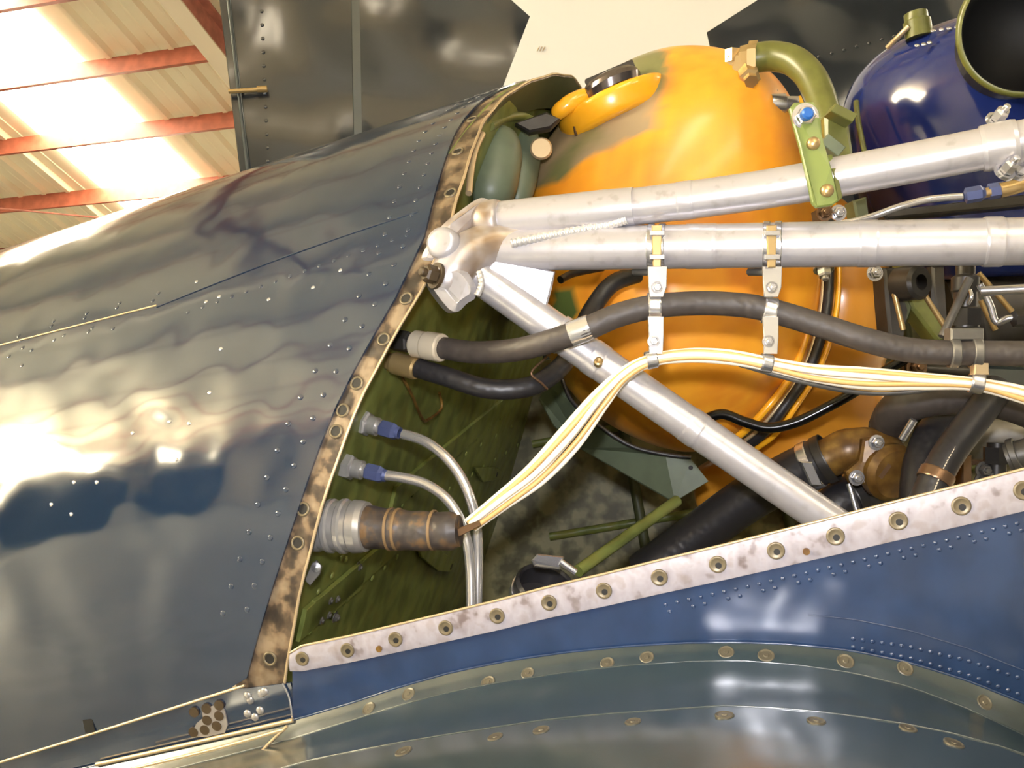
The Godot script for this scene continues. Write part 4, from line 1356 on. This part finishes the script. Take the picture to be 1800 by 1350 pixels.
# ---------- thin lines, conduit ----------
func lines_and_conduit() -> void:
	var b: MB
	var t: Node3D
	var d := [["aluminium pipe with blue nut, upper of the two bending down beside the conduit", [708, 763, 1.10, 745, 775, 1.09, 780, 800, 1.08, 808, 835, 1.075, 828, 880, 1.07, 838, 930, 1.07, 840, 990, 1.07, 838, 1075, 1.065], 634, 742, 1.118], ["aluminium pipe with blue nut, lower of the two bending down behind the conduit", [668, 834, 1.085, 710, 840, 1.08, 748, 851, 1.075, 782, 874, 1.068, 806, 908, 1.062, 820, 950, 1.06, 827, 1000, 1.06, 829, 1075, 1.055], 605, 819, 1.095]]
	for q in d:
		var a: Array = q[1]
		t = thing("metal_pipe", q[0], "pipe", P(a[21], a[22], a[23]), "aluminium pipes with blue nuts")
		b = MB.new()
		b.tube(path(a, 8), 0.0057, 16)
		obj("pipe_run", b, M.alu, t)
		var s := P(q[2], q[3], q[4])
		var ax := (P(a[0], a[1], a[2]) - s).normalized()
		b = MB.new()
		b.lathe(s, ax, [[-0.012, 0], [-0.012, 0.0145], [0.009, 0.0145], [0.011, 0.0125], [0.011, 0.009]], 6)
		b.lathe(s, ax, [[0.009, 0.0098], [0.013, 0.0105], [0.022, 0.0105], [0.022, 0.0075], [0.028, 0.0075]], 18, true, 1.0, 30)
		obj("bulkhead_fitting", b, M.fitting, t)
		b = MB.new()
		b.lathe(s, ax, [[0.026, 0.0085], [0.028, 0.0098], [0.042, 0.0098], [0.046, 0.008], [0.048, 0.0062]], 6)
		b.lathe(s, ax, [[0.046, 0.0072], [0.05, 0.0066], [0.05, 0.005]], 16, true, 1.0, 40)
		obj("flare_nut", b, M.blue_nut, t, "blue anodised nut")
	# conduit
	t = thing("conduit", "dark taped conduit with grey threaded connector feeding the cream wires", "conduit", P(560, 970, 1.05))
	var ax := (P(818, 930, 1.008) - P(568, 924, 1.045)).normalized()
	var o := P(568, 924, 1.042)
	b = MB.new()
	b.lathe(o, ax, [[-0.02, 0], [-0.02, 0.027], [-0.004, 0.0275], [0.0, 0.026], [0.006, 0.026], [0.008, 0.0282], [0.012, 0.0282], [0.014, 0.0262], [0.020, 0.0262], [0.022, 0.0285], [0.026, 0.0285], [0.028, 0.0265], [0.033, 0.0262], [0.035, 0.0276], [0.043, 0.027], [0.049, 0.0255], [0.05, 0.021]], 36)
	obj("threaded_connector", b, M.fitting, t)
	b = MB.new()
	var pts := PackedVector3Array()
	var rr := PackedFloat32Array()
	for k in 33:
		var u := k / 32.0
		pts.append(o + ax * lerpf(0.046, 0.148, u) + CAM.basis.y * (-0.003 * sin(u * 2.5)))
		rr.append(0.0222 - 0.0035 * u + 0.0005 * sin(u * 23.0) - (0.002 if k > 30 else 0.0))
	b.tube(pts, rr, 28)
	obj("taped_sleeve", b, M.sleeve, t)
	for q in [[0.075, 0.0214], [0.083, 0.0212], [0.121, 0.0198]]:
		b = MB.new()
		band(b, o + ax * q[0] + CAM.basis.y * -0.002, ax, q[1], 0.003, 0.0008)
		obj("lacing_band", b, M.sleeve_band, t)
	b = MB.new()
	b.slab(Q([803, 930, 0.995, 842, 915, 0.99, 846, 924, 0.99, 806, 944, 0.995]), CAM.basis.z, 0.004, 0.001)
	obj("wire_sleeve", b, M.copper, t)
	# hose with band clamp rising at the sill
	t = thing("clamped_hose", "black hose end with a steel screw clamp peeking over the sill rail", "hose", P(940, 1060, 1.06))
	ax = (CAM.basis.y * 0.75 + CAM.basis.z * 0.45 + CAM.basis.x * 0.25).normalized()
	var c := P(955, 1045, 1.06)
	b = MB.new()
	b.lathe(c, ax, [[-0.06, 0.034], [0.012, 0.034], [0.016, 0.031], [0.012, 0.029], [-0.01, 0.028], [-0.01, 0.0]], 32)
	obj("hose_end", b, M.black_rubber, t)
	b = MB.new()
	band(b, c - ax * 0.004, ax, 0.0345, 0.011, 0.0014, 10, 36)
	obj("clamp_band", b, M.steel, t)
	b = MB.new()
	b.slab(poly([934, 984, 945, 973, 992, 978, 984, 1000, 940, 994], 1.0), (CAM.basis.z + CAM.basis.y * 0.4).normalized(), 0.009, 0.002)
	obj("clamp_housing", b, M.steel, t)
	b = MB.new()
	b.tube(Q([985, 988, 1.0, 1012, 1006, 1.0]), 0.0036, 10)
	obj("clamp_screw", b, M.steel, t)
	# green rod
	b = MB.new()
	b.tube(Q([1016, 1004, 1.18, 1190, 880, 1.32]), 0.0075, 12)
	solo("green_rod", b, M.green, "slim dark green rod slanting up from the sill behind the diagonal tube", "rod")
	# grey-green tank cradle plate
	t = thing("cradle_plate", "grey-green curved cradle plate under the left side of the orange tank", "plate", P(1190, 880, 1.42))
	b = MB.new()
	b.slab(Q([948, 700, 1.46, 962, 678, 1.44, 982, 668, 1.42, 1004, 705, 1.40, 1050, 748, 1.38, 1110, 786, 1.37, 1170, 800, 1.36, 1215, 806, 1.355, 1246, 846, 1.35, 1186, 882, 1.36, 1110, 838, 1.39, 1022, 788, 1.43, 975, 748, 1.45]), (CAM.basis.z + CAM.basis.y * 0.35 + CAM.basis.x * 0.2).normalized(), 0.005, 0.001)
	obj("plate_web", b, M.teal, t)
	b = MB.new()
	b.tube(sp(Q([984, 655, 1.41, 1004, 703, 1.39, 1050, 746, 1.37, 1110, 784, 1.36, 1170, 799, 1.35, 1215, 804, 1.345]), 6), 0.003, 8)
	obj("plate_rim", b, M.black_rubber, t)
	b = MB.new()
	b.lathe(P(1214, 822, 1.352), CAM.basis.z, [[0, 0], [0, 0.003], [0.002, 0.003], [0.002, 0]], 12)
	obj("plate_hole", b, M.hole, t)

# ---------- machinery at the right ----------
func clamp_on(parent: Node3D, c: Vector3, ax: Vector3, r: float, m: Material) -> void:
	var b := MB.new()
	band(b, c, ax, r, 0.012, 0.0014)
	obj("clamp_band", b, m, parent)
func machinery() -> void:
	var b: MB
	var t: Node3D
	# black hose to the sump elbow
	t = thing("sump_hose", "black hose clamped to the bronze elbow, running down behind the diagonal tube", "hose", P(1190, 970, 1.3))
	b = MB.new()
	b.tube(path([1130, 1010, 1.30, 1220, 945, 1.28, 1310, 880, 1.25, 1390, 835, 1.22, 1452, 806, 1.20], 8), 0.0285, 24)
	obj("hose_body", b, M.black_rubber, t)
	var ax := (P(1452, 806, 1.20) - P(1390, 835, 1.22)).normalized()
	clamp_on(t, P(1426, 818, 1.208), ax, 0.029, M.steel)
	clamp_on(t, P(1450, 807, 1.2), ax, 0.029, M.dark_metal)
	b = MB.new()
	b.box(P(1424, 832, 1.178), CAM.basis.x * 0.006 - CAM.basis.y * 0.014, CAM.basis.x * 0.007, CAM.basis.z * 0.007, 0.002)
	obj("clamp_screw", b, M.steel, t)
	# bronze elbow
	t = thing("sump_elbow", "bronze-brown elbow fitting bolted under the front of the orange tank", "fitting", P(1540, 880, 1.2))
	b = MB.new()
	b.tube(path([1450, 808, 1.20, 1490, 792, 1.19, 1525, 790, 1.18, 1550, 812, 1.18, 1556, 850, 1.19], 8), [0.024, 0.024, 0.024, 0.024, 0.0245, 0.025, 0.0255, 0.026, 0.026, 0.026, 0.0255, 0.025, 0.025, 0.025, 0.0255, 0.026, 0.027, 0.028, 0.029, 0.03, 0.0305, 0.031, 0.0315, 0.032, 0.032, 0.032, 0.032, 0.0315, 0.031, 0.03, 0.028, 0.025, 0.018], 24)
	obj("elbow_body", b, M.sump, t)
	b = MB.new()
	b.slab(Q([1518, 772, 1.15, 1552, 766, 1.145, 1562, 790, 1.145, 1546, 820, 1.145, 1522, 852, 1.15, 1496, 850, 1.155, 1488, 830, 1.155, 1512, 810, 1.15]), CAM.basis.z, 0.012, 0.003)
	obj("bolt_flange", b, M.sump, t)
	b = MB.new()
	b.lathe(P(1556, 826, 1.165), (CAM.basis.z + CAM.basis.x * 0.3 - CAM.basis.y * 0.2).normalized(), [[0, 0.034], [0.012, 0.034], [0.02, 0.028], [0.022, 0.0]], 28)
	obj("end_cover", b, M.sump, t)
	b = MB.new()
	b.box(P(1555, 828, 1.141), CAM.basis.x * 0.0055 + CAM.basis.y * 0.0075, CAM.basis.x * 0.002 - CAM.basis.y * 0.0015, CAM.basis.z * 0.002)
	obj("cast_rib", b, M.copper, t)
	for q in [[1541, 778], [1506, 840]]:
		stud("bolt", bolt_mesh(0.0062, 0.006), M.steel, t, P(q[0], q[1], 1.144), CAM.basis.z)
	# hose under the elbow
	t = thing("drain_hose", "black hose with screw clamp below the bronze elbow at the sill", "hose", P(1480, 920, 1.2))
	b = MB.new()
	b.tube(path([1420, 960, 1.22, 1470, 890, 1.215, 1530, 862, 1.22, 1580, 850, 1.24], 8), 0.026, 22)
	obj("hose_body", b, M.black_rubber, t)
	clamp_on(t, P(1502, 873, 1.216), P(1530, 862, 1.22) - P(1470, 890, 1.215), 0.0265, M.dark_metal)
	b = MB.new()
	b.tube(Q([1492, 850, 1.185, 1506, 896, 1.18]), 0.004, 10)
	obj("clamp_screw", b, M.steel, t)
	# big grey hose on the right
	t = thing("intake_hose", "broad charcoal hose arching from the tank front to the right edge below the wires", "hose", P(1560, 760, 1.15))
	b = MB.new()
	b.tube(path([1562, 760, 1.20, 1566, 736, 1.17, 1590, 712, 1.14, 1640, 698, 1.12, 1710, 696, 1.11, 1780, 708, 1.10, 1860, 740, 1.10], 8), 0.0215, 24)
	obj("hose_body", b, M.rubber, t)
	clamp_on(t, P(1563, 752, 1.19), P(1562, 760, 1.2) - P(1566, 736, 1.17), 0.022, M.dark_metal)
	b = MB.new()
	b.tube(Q([1586, 772, 1.12, 1606, 738, 1.11]), 0.0045, 10)
	obj("clamp_screw", b, M.steel, t)
	# second and third black hoses
	hose("vertical_hose", [1612, 930, 1.10, 1612, 860, 1.12, 1622, 800, 1.14, 1650, 750, 1.16, 1720, 715, 1.18], 30, M.black_rubber, "smooth black hose rising behind the bronze elbow end")
	t = thing("banded_hose", "black hose with copper band slanting up right above the sill rail", "hose", P(1610, 930, 1.05))
	b = MB.new()
	b.tube(path([1590, 960, 1.04, 1622, 890, 1.05, 1660, 810, 1.06, 1706, 745, 1.07, 1756, 680, 1.09], 8), 0.0168, 22)
	obj("hose_body", b, M.black_rubber, t)
	clamp_on(t, P(1645, 838, 1.056), P(1660, 810, 1.06) - P(1622, 890, 1.05), 0.0172, M.copper)
	b = MB.new()
	var lay := path([1638, 872, 1.034, 1664, 812, 1.043, 1700, 752, 1.053, 1730, 712, 1.062], 40)
	for i in range(0, lay.size() - 1, 3):
		b.box(lay[i], (lay[i + 1] - lay[i]).normalized() * 0.0012, CAM.basis.x * 0.0005, CAM.basis.z * 0.0006)
	obj("lay_line", b, M.pale, t)
	# thin black wire in front of the tank
	hose("black_wire", [1236, 738, 1.34, 1270, 728, 1.33, 1310, 742, 1.32, 1352, 752, 1.31, 1400, 742, 1.30, 1450, 718, 1.29, 1500, 690, 1.28, 1560, 650, 1.27, 1600, 625, 1.26], 9, M.black_gloss, "glossy black cable drooping across the front of the orange tank", "cable")
	hose("black_hose", [985, 492, 1.30, 1010, 480, 1.32, 1060, 470, 1.34], 7, M.black_rubber, "short thin black tube behind the joint gusset", "hose")
	# linkage above the hose on the right
	t = thing("engine_linkage", "dark olive engine frame legs with bright edges at the right under the main tube", "linkage", P(1640, 600, 1.3))
	for q in [[[1555, 470, 1575, 470, 1600, 545, 1590, 600, 1566, 600, 1560, 540], "dark_metal"], [[1592, 462, 1606, 462, 1626, 520, 1672, 592, 1650, 602, 1606, 545, 1585, 500], "olive"], [[1566, 490, 1580, 488, 1606, 540, 1600, 560, 1588, 575], "green_dark"], [[1640, 468, 1662, 468, 1668, 560, 1650, 580, 1640, 540], "dark_metal"]]:
		b = MB.new()
		b.slab(poly(q[0], 1.30), (CAM.basis.z + CAM.basis.x * 0.2).normalized(), 0.03, 0.004)
		obj("frame_leg", b, M[q[1]], t)
	for q in [[1604, 462, 1628, 520], [1626, 520, 1672, 590], [1570, 508, 1588, 580], [1720, 480, 1790, 560], [1724, 528, 1750, 580]]:
		b = MB.new()
		b.tube(Q([q[0], q[1], 1.27, q[2], q[3], 1.27]), 0.0035, 8)
		obj("leg_edge", b, M.brass, t)
	b = MB.new()
	b.lathe(P(1582, 500, 1.28), (CAM.basis.z + CAM.basis.x * 0.5).normalized(), [[0, 0.022], [0.03, 0.022], [0.034, 0.018], [0.034, 0.01], [0.02, 0.01], [0.02, 0]], 24)
	obj("bearing_boss", b, M.dark_metal, t)
	stud("bolt", bolt_mesh(0.0068, 0.008), M.steel, t, P(1538, 480, 1.2), CAM.basis.z)
	stud("bolt", bolt_mesh(0.0085, 0.01), M.alu, t, P(1448, 474, 1.2), (CAM.basis.z * 0.5 - CAM.basis.y).normalized())
	# control rod
	b = MB.new()
	b.tube(Q([1704, 490, 1.02, 1656, 592, 1.01]), 0.0042, 14)
	solo("control_rod", b, M.grey_metal, "plain grey control rod slanting in front of the dark hex fitting", "rod")
	# hex fitting
	t = thing("valve_fitting", "dark upright hex valve fitting above the hose clamp at right", "fitting", P(1697, 590, 1.08))
	b = MB.new()
	b.lathe(P(1697, 592, 1.08), CAM.basis.y, [[0, 0], [0, 0.017], [0.008, 0.017], [0.01, 0.014], [0.014, 0.014]], 24)
	b.lathe(P(1697, 592, 1.08), CAM.basis.y, [[0.012, 0.0165], [0.03, 0.0165], [0.032, 0.014], [0.032, 0]], 6)
	b.lathe(P(1697, 592, 1.08), CAM.basis.y, [[0.03, 0.012], [0.048, 0.012], [0.05, 0.0145], [0.064, 0.0145], [0.067, 0.01], [0.08, 0.01], [0.08, 0]], 24, true, 1.0, 40)
	obj("valve_body", b, M.dark_metal, t)
	b = MB.new()
	b.tube(path([1705, 510, 1.06, 1708, 522, 1.055, 1702, 534, 1.06], 5), 0.002, 8)
	obj("valve_clip", b, M.steel, t)
	# silver pipe and bracket
	t = thing("silver_pipe", "polished silver pipe entering from the right edge beside the valve", "pipe", P(1760, 512, 1.02))
	b = MB.new()
	b.tube(Q([1724, 512, 1.03, 1880, 503, 1.0]), 0.0052, 14)
	obj("pipe_run", b, M.steel, t)
	b = MB.new()
	b.tube(path([1722, 500, 1.05, 1740, 535, 1.05, 1752, 566, 1.05, 1782, 558, 1.04, 1880, 552, 1.03], 5), 0.0038, 10)
	obj("pipe_branch", b, M.steel, t)
	b = MB.new()
	b.lathe(P(1782, 560, 1.035), CAM.basis.x, [[0, 0], [0, 0.009], [0.01, 0.009], [0.01, 0.006], [0.05, 0.006]], 6)
	obj("pipe_nut", b, M.dark_metal, t)
	# gear case and pipes low on the right
	t = thing("engine_case", "dark grey engine accessory case and pipe stubs at the lower right of the bay", "engine case", P(1750, 840, 1.3))
	b = MB.new()
	b.tube(Q([1690, 770, 1.30, 1960, 752, 1.25]), 0.036, 28)
	obj("case_barrel", b, M.grey_metal, t)
	b = MB.new()
	b.slab(poly([1640, 640, 1960, 650, 1960, 735, 1690, 738, 1640, 720], 1.36), CAM.basis.z, 0.06, 0.006)
	obj("case_back", b, M.fairing, t)
	b = MB.new()
	b.tube(Q([1752, 880, 1.2, 1752, 778, 1.2]), 0.011, 16)
	b.lathe(P(1752, 815, 1.2), CAM.basis.y, [[0, 0.011], [0, 0.016], [0.02, 0.016], [0.02, 0.011]], 6)
	obj("pipe_stub", b, M.dark_metal, t)
	b = MB.new()
	b.tube(Q([1772, 806, 1.16, 1900, 768, 1.12]), 0.017, 20)
	band(b, P(1784, 800, 1.155), P(1900, 768, 1.12) - P(1772, 806, 1.16), 0.017, 0.008, 0.003, 40)
	obj("pipe_stub", b, M.grey_metal, t)
	b = MB.new()
	b.box(P(1694, 840, 1.2), CAM.basis.x * 0.006, CAM.basis.y * 0.028, CAM.basis.z * 0.01, 0.002)
	obj("case_bracket", b, M.copper, t)
	b = MB.new()
	b.box(P(1712, 812, 1.22), CAM.basis.x * 0.016, CAM.basis.y * 0.003, CAM.basis.z * 0.01, 0.001)
	obj("case_bracket", b, M.copper, t)
	for q in [[1730, 826], [1742, 838], [1728, 846]]:
		stud("bolt", bolt_mesh(0.007, 0.008), M.grey_metal, t, P(q[0], q[1], 1.2), CAM.basis.z)
	# engine rear case mass in the dark behind the linkage
	t = thing("accessory_section", "dark engine accessory section behind the linkage at far right", "engine case", P(1750, 600, 1.45))
	b = MB.new()
	b.lathe(P(1790, 540, 1.5), (FU + Vector3(0, 0, 0)).normalized(), [[-0.1, 0], [-0.1, 0.07], [-0.07, 0.085], [0.02, 0.09], [0.03, 0.12], [0.2, 0.13]], 36)
	obj("case_body", b, M.dark_metal, t)
	for q in [[1600, 625, 1.3], [1606, 648, 1.28]]:
		b = MB.new()
		b.tube(Q([q[0] - 20, q[1], q[2], q[0] + 120, q[1] + 6, q[2]]), 0.008, 10)
		obj("case_pipe", b, M.dark_metal, t)
	stud("boss", bolt_mesh(0.009, 0.01), M.copper, t, P(1612, 645, 1.26), CAM.basis.z)

# ---------- upper right ----------
func upper_right() -> void:
	var b: MB
	var t: Node3D
	# olive bent tube with fittings
	t = thing("bent_tube", "olive green tube bending over from the tank top fittings", "tube", P(1470, 290, 1.3))
	b = MB.new()
	b.tube(path([1325, 102, 1.40, 1360, 99, 1.39, 1396, 108, 1.37, 1424, 134, 1.35, 1442, 172, 1.33, 1454, 215, 1.31, 1466, 262, 1.30, 1476, 310, 1.29], 8), 0.0205, 24)
	obj("tube_run", b, M.olive, t)
	var ax := (P(1325, 102, 1.40) - P(1360, 99, 1.39)).normalized()
	b = MB.new()
	b.lathe(P(1332, 102, 1.398), ax, [[0, 0.019], [0, 0.024], [0.012, 0.024], [0.012, 0.02], [0.024, 0.018], [0.026, 0]], 6)
	obj("tube_nut", b, M.brass, t)
	b = MB.new()
	b.lathe(P(1300, 112, 1.41), (ax + CAM.basis.y * 0.3).normalized(), [[-0.012, 0], [-0.012, 0.02], [0.004, 0.02], [0.006, 0.014], [0.016, 0.014], [0.016, 0]], 6)
	b.lathe(P(1316, 130, 1.395), (CAM.basis.z - CAM.basis.y).normalized(), [[-0.01, 0], [-0.01, 0.015], [0.012, 0.015], [0.014, 0.01], [0.022, 0.01], [0.022, 0]], 6)
	b.lathe(P(1288, 98, 1.41), CAM.basis.y, [[-0.01, 0], [-0.01, 0.012], [0.008, 0.012], [0.008, 0]], 6)
	obj("tank_fitting", b, M.brass, t)
	t = thing("vent_fitting", "small bright nut fittings on the shoulder of the orange tank", "fitting", P(1365, 200, 1.42))
	b = MB.new()
	b.lathe(P(1352, 172, 1.43), (CAM.basis.x + CAM.basis.y * 0.5).normalized(), [[-0.015, 0], [-0.015, 0.015], [0.0, 0.015], [0.002, 0.011], [0.012, 0.011], [0.012, 0]], 6)
	obj("hex_nut", b, M.brass, t)
	b = MB.new()
	b.lathe(P(1364, 183, 1.41), CAM.basis.x, [[-0.008, 0], [-0.008, 0.014], [0.012, 0.0145], [0.014, 0.011], [0.03, 0.011], [0.03, 0]], 18)
	obj("union_body", b, M.steel, t)
	b = MB.new()
	b.lathe(P(1340, 157, 1.43), CAM.basis.y, [[-0.008, 0], [-0.008, 0.008], [0.008, 0.008], [0.008, 0]], 6)
	obj("vent_plug", b, M.brass, t)
	# chromate strap bracket over the upper tube
	t = thing("strap_bracket", "light green strap bracket with blue-tipped bolt clamped over the upper mount tube", "bracket", P(1455, 365, 0.96))
	b = MB.new()
	b.slab(Q([1388, 190, 0.962, 1396, 180, 0.962, 1430, 178, 0.961, 1442, 196, 0.959, 1446, 240, 0.952, 1462, 296, 0.944, 1472, 340, 0.942, 1474, 352, 0.942, 1464, 360, 0.942, 1436, 364, 0.943, 1428, 356, 0.943, 1420, 316, 0.945, 1406, 256, 0.952, 1394, 214, 0.959]), (CAM.basis.z + CAM.basis.y * 0.12).normalized(), 0.005, 0.0012)
	obj("strap_plate", b, M.chromate, t)
	b = MB.new()
	b.slab(poly([1462, 296, 1470, 294, 1482, 346, 1474, 354], 0.946), CAM.basis.z, 0.02, 0.001)
	obj("strap_flange", b, M.olive, t)
	b = MB.new()
	band(b, P(1446, 314, 0.972), P(2000, 208, 0.87) - P(1330, 335, 0.99), 0.0194, 0.024, 0.002)
	obj("tube_band", b, M.chromate, t)
	stud("nut", bolt_mesh(0.0088, 0.008), M.alu, t, P(1416, 204, 0.957), CAM.basis.z)
	b = MB.new()
	b.lathe(P(1416, 203, 0.948), CAM.basis.z, [[0, 0.0058], [0.008, 0.0058], [0.01, 0.004], [0.01, 0]], 16)
	obj("bolt_tip", b, M.blue_bolt, t, "bright blue bolt tip")
	var rv := MB.new()
	rv.lathe(Vector3.ZERO, Vector3(0, 0, 1), [[-0.002, 0], [-0.002, 0.0065], [0.002, 0.006], [0.004, 0.003], [0.0045, 0]], 16, false)
	var rm := rv.build(Vector3.ZERO)
	for q in [[1430, 252, 0.95], [1454, 335, 0.942]]:
		stud("rivet_head", rm, M.brass, t, P(q[0], q[1], q[2]), CAM.basis.z)
	# olive box with lugs behind the bracket
	t = thing("olive_box", "olive green box lug assembly between the bent tube and the blue duct", "bracket", P(1480, 280, 1.15))
	b = MB.new()
	b.slab(poly([1450, 205, 1462, 192, 1490, 206, 1492, 214, 1500, 262, 1500, 290, 1452, 300], 1.12), CAM.basis.z, 0.05, 0.004)
	obj("box_body", b, M.olive, t)
	b = MB.new()
	b.box(P(1478, 203, 1.1), CAM.basis.x * 0.012 - CAM.basis.y * 0.006, CAM.basis.y * 0.0045 + CAM.basis.x * 0.003, CAM.basis.z * 0.012, 0.001)
	obj("box_lug", b, M.olive, t)
	b = MB.new()
	b.box(P(1461, 258, 1.04), CAM.basis.x * 0.009 - CAM.basis.y * 0.007, CAM.basis.y * 0.005 + CAM.basis.x * 0.004, CAM.basis.z * 0.008, 0.001)
	obj("box_lug", b, M.teal, t)
	# aluminium line with blue nuts
	t = thing("fuel_line", "thin aluminium line with two blue nuts between the mount tubes", "pipe", P(1600, 370, 0.99))
	b = MB.new()
	b.tube(path([1440, 400, 1.05, 1492, 391, 1.03, 1535, 380, 1.015, 1580, 364, 1.005, 1630, 351, 1.0, 1692, 345, 0.995], 8), 0.0036, 12)
	obj("line_run", b, M.alu, t)
	ax = (P(1770, 332, 0.985) - P(1690, 346, 0.995)).normalized()
	for q in [[1694, 345], [1734, 338]]:
		b = MB.new()
		b.lathe(P(q[0], q[1], 0.993), ax, [[0, 0.004], [0.002, 0.008], [0.016, 0.008], [0.018, 0.006], [0.02, 0.005]], 6)
		obj("flare_nut", b, M.blue_nut, t, "blue anodised nut")
	b = MB.new()
	b.lathe(P(1722, 341, 0.992), ax, [[-0.004, 0.005], [0.01, 0.005]], 14)
	b.tube(path([1758, 335, 0.988, 1785, 328, 0.985, 1830, 312, 0.98], 5), 0.0075, 12)
	obj("line_elbow", b, M.brass, t)
	# dark struts between the tubes
	t = thing("bay_struts", "dark olive struts and bolts showing between the two mount tubes at right", "linkage", P(1500, 395, 1.15))
	for q in [[[1440, 366, 1475, 362, 1480, 392, 1445, 395], "dark_metal", 1.1], [[1500, 352, 1524, 345, 1530, 388, 1508, 392], "green_dark", 1.12], [[1540, 372, 1900, 330, 1900, 352, 1560, 385], "dark_metal", 1.2]]:
		b = MB.new()
		b.slab(poly(q[0], q[2]), CAM.basis.z, 0.03, 0.003)
		obj("strut", b, M[q[1]], t)
	stud("bolt", bolt_mesh(0.006, 0.006), M.copper, t, P(1450, 374, 1.06), CAM.basis.z)
	stud("bolt", bolt_mesh(0.006, 0.006), M.steel, t, P(1474, 374, 1.06), CAM.basis.z)
	# blue duct
	t = thing("blue_duct", "glossy royal blue rounded air duct behind the upper mount tube", "duct", P(1700, 330, 1.5))
	b = MB.new()
	var lv := [[36, 1830, 1900, 0.03], [44, 1700, 2020, 0.10], [60, 1620, 2080, 0.15], [84, 1562, 2110, 0.18], [112, 1526, 2128, 0.20], [150, 1500, 2140, 0.21], [200, 1488, 2145, 0.215], [260, 1492, 2140, 0.215], [330, 1510, 2125, 0.21], [430, 1545, 2100, 0.2], [500, 1600, 2060, 0.17]]
	var rows := loft(lv, 1.55, 1.0, 72, 6)
	b.grid(rows, 1, true)
	b.fan(rows[0], 1, true)
	b.fan(rows[rows.size() - 1], 1)
	obj("duct_body", b, M.duct_blue, t)
	b = MB.new()
	b.tube(sp(Q([1505, 178, 1.46, 1508, 210, 1.45, 1516, 250, 1.44, 1524, 290, 1.43]), 6), 0.004, 8)
	obj("duct_bead", b, M.olive, t)
	var dr := dome(0.004, 0.002)
	for q in [[1640, 46], [1655, 44], [1668, 42], [1682, 40], [1612, 72], [1624, 70], [1634, 67]]:
		stud("rivet", dr, M.steel, t, P(q[0], q[1] + 8, 1.42), (CAM.basis.y + CAM.basis.z).normalized())
	# olive cap fitting on the duct
	t = thing("duct_cap", "olive ribbed cap fitting standing on top of the blue duct", "fitting", P(1612, 70, 1.45))
	b = MB.new()
	b.lathe(P(1616, 66, 1.46), (CAM.basis.y * 0.95 - CAM.basis.x * 0.15).normalized(), [[0, 0], [0, 0.0195], [0.024, 0.0195], [0.026, 0.017], [0.036, 0.0165], [0.038, 0.012], [0.038, 0]], 24)
	obj("cap_body", b, M.olive, t)
	b = MB.new()
	b.tube(path([1598, 46, 1.45, 1582, 62, 1.46, 1560, 84, 1.48], 5), 0.004, 8)
	obj("bond_strap", b, M.edge, t)
	# black inlet scoop
	t = thing("inlet_scoop", "black open inlet scoop with olive rolled lip at the top right corner", "duct", P(1800, 140, 1.25))
	ax = (CAM.basis.z * 0.92 - CAM.basis.x * 0.3 - CAM.basis.y * 0.15).normalized()
	b = MB.new()
	b.lathe(P(1812, 46, 1.2), ax, [[-0.12, 0], [-0.12, 0.072], [-0.004, 0.079], [0.002, 0.0805], [0.004, 0.078], [0.0, 0.075], [-0.11, 0.066], [-0.11, 0]], 48, false)
	obj("scoop_body", b, M.black, t)
	b = MB.new()
	b.lathe(P(1812, 46, 1.2), ax, [[-0.006, 0.077], [-0.006, 0.0805], [0.0, 0.0835], [0.006, 0.0805], [0.006, 0.077]], 48, false)
	obj("rolled_lip", b, M.olive, t)
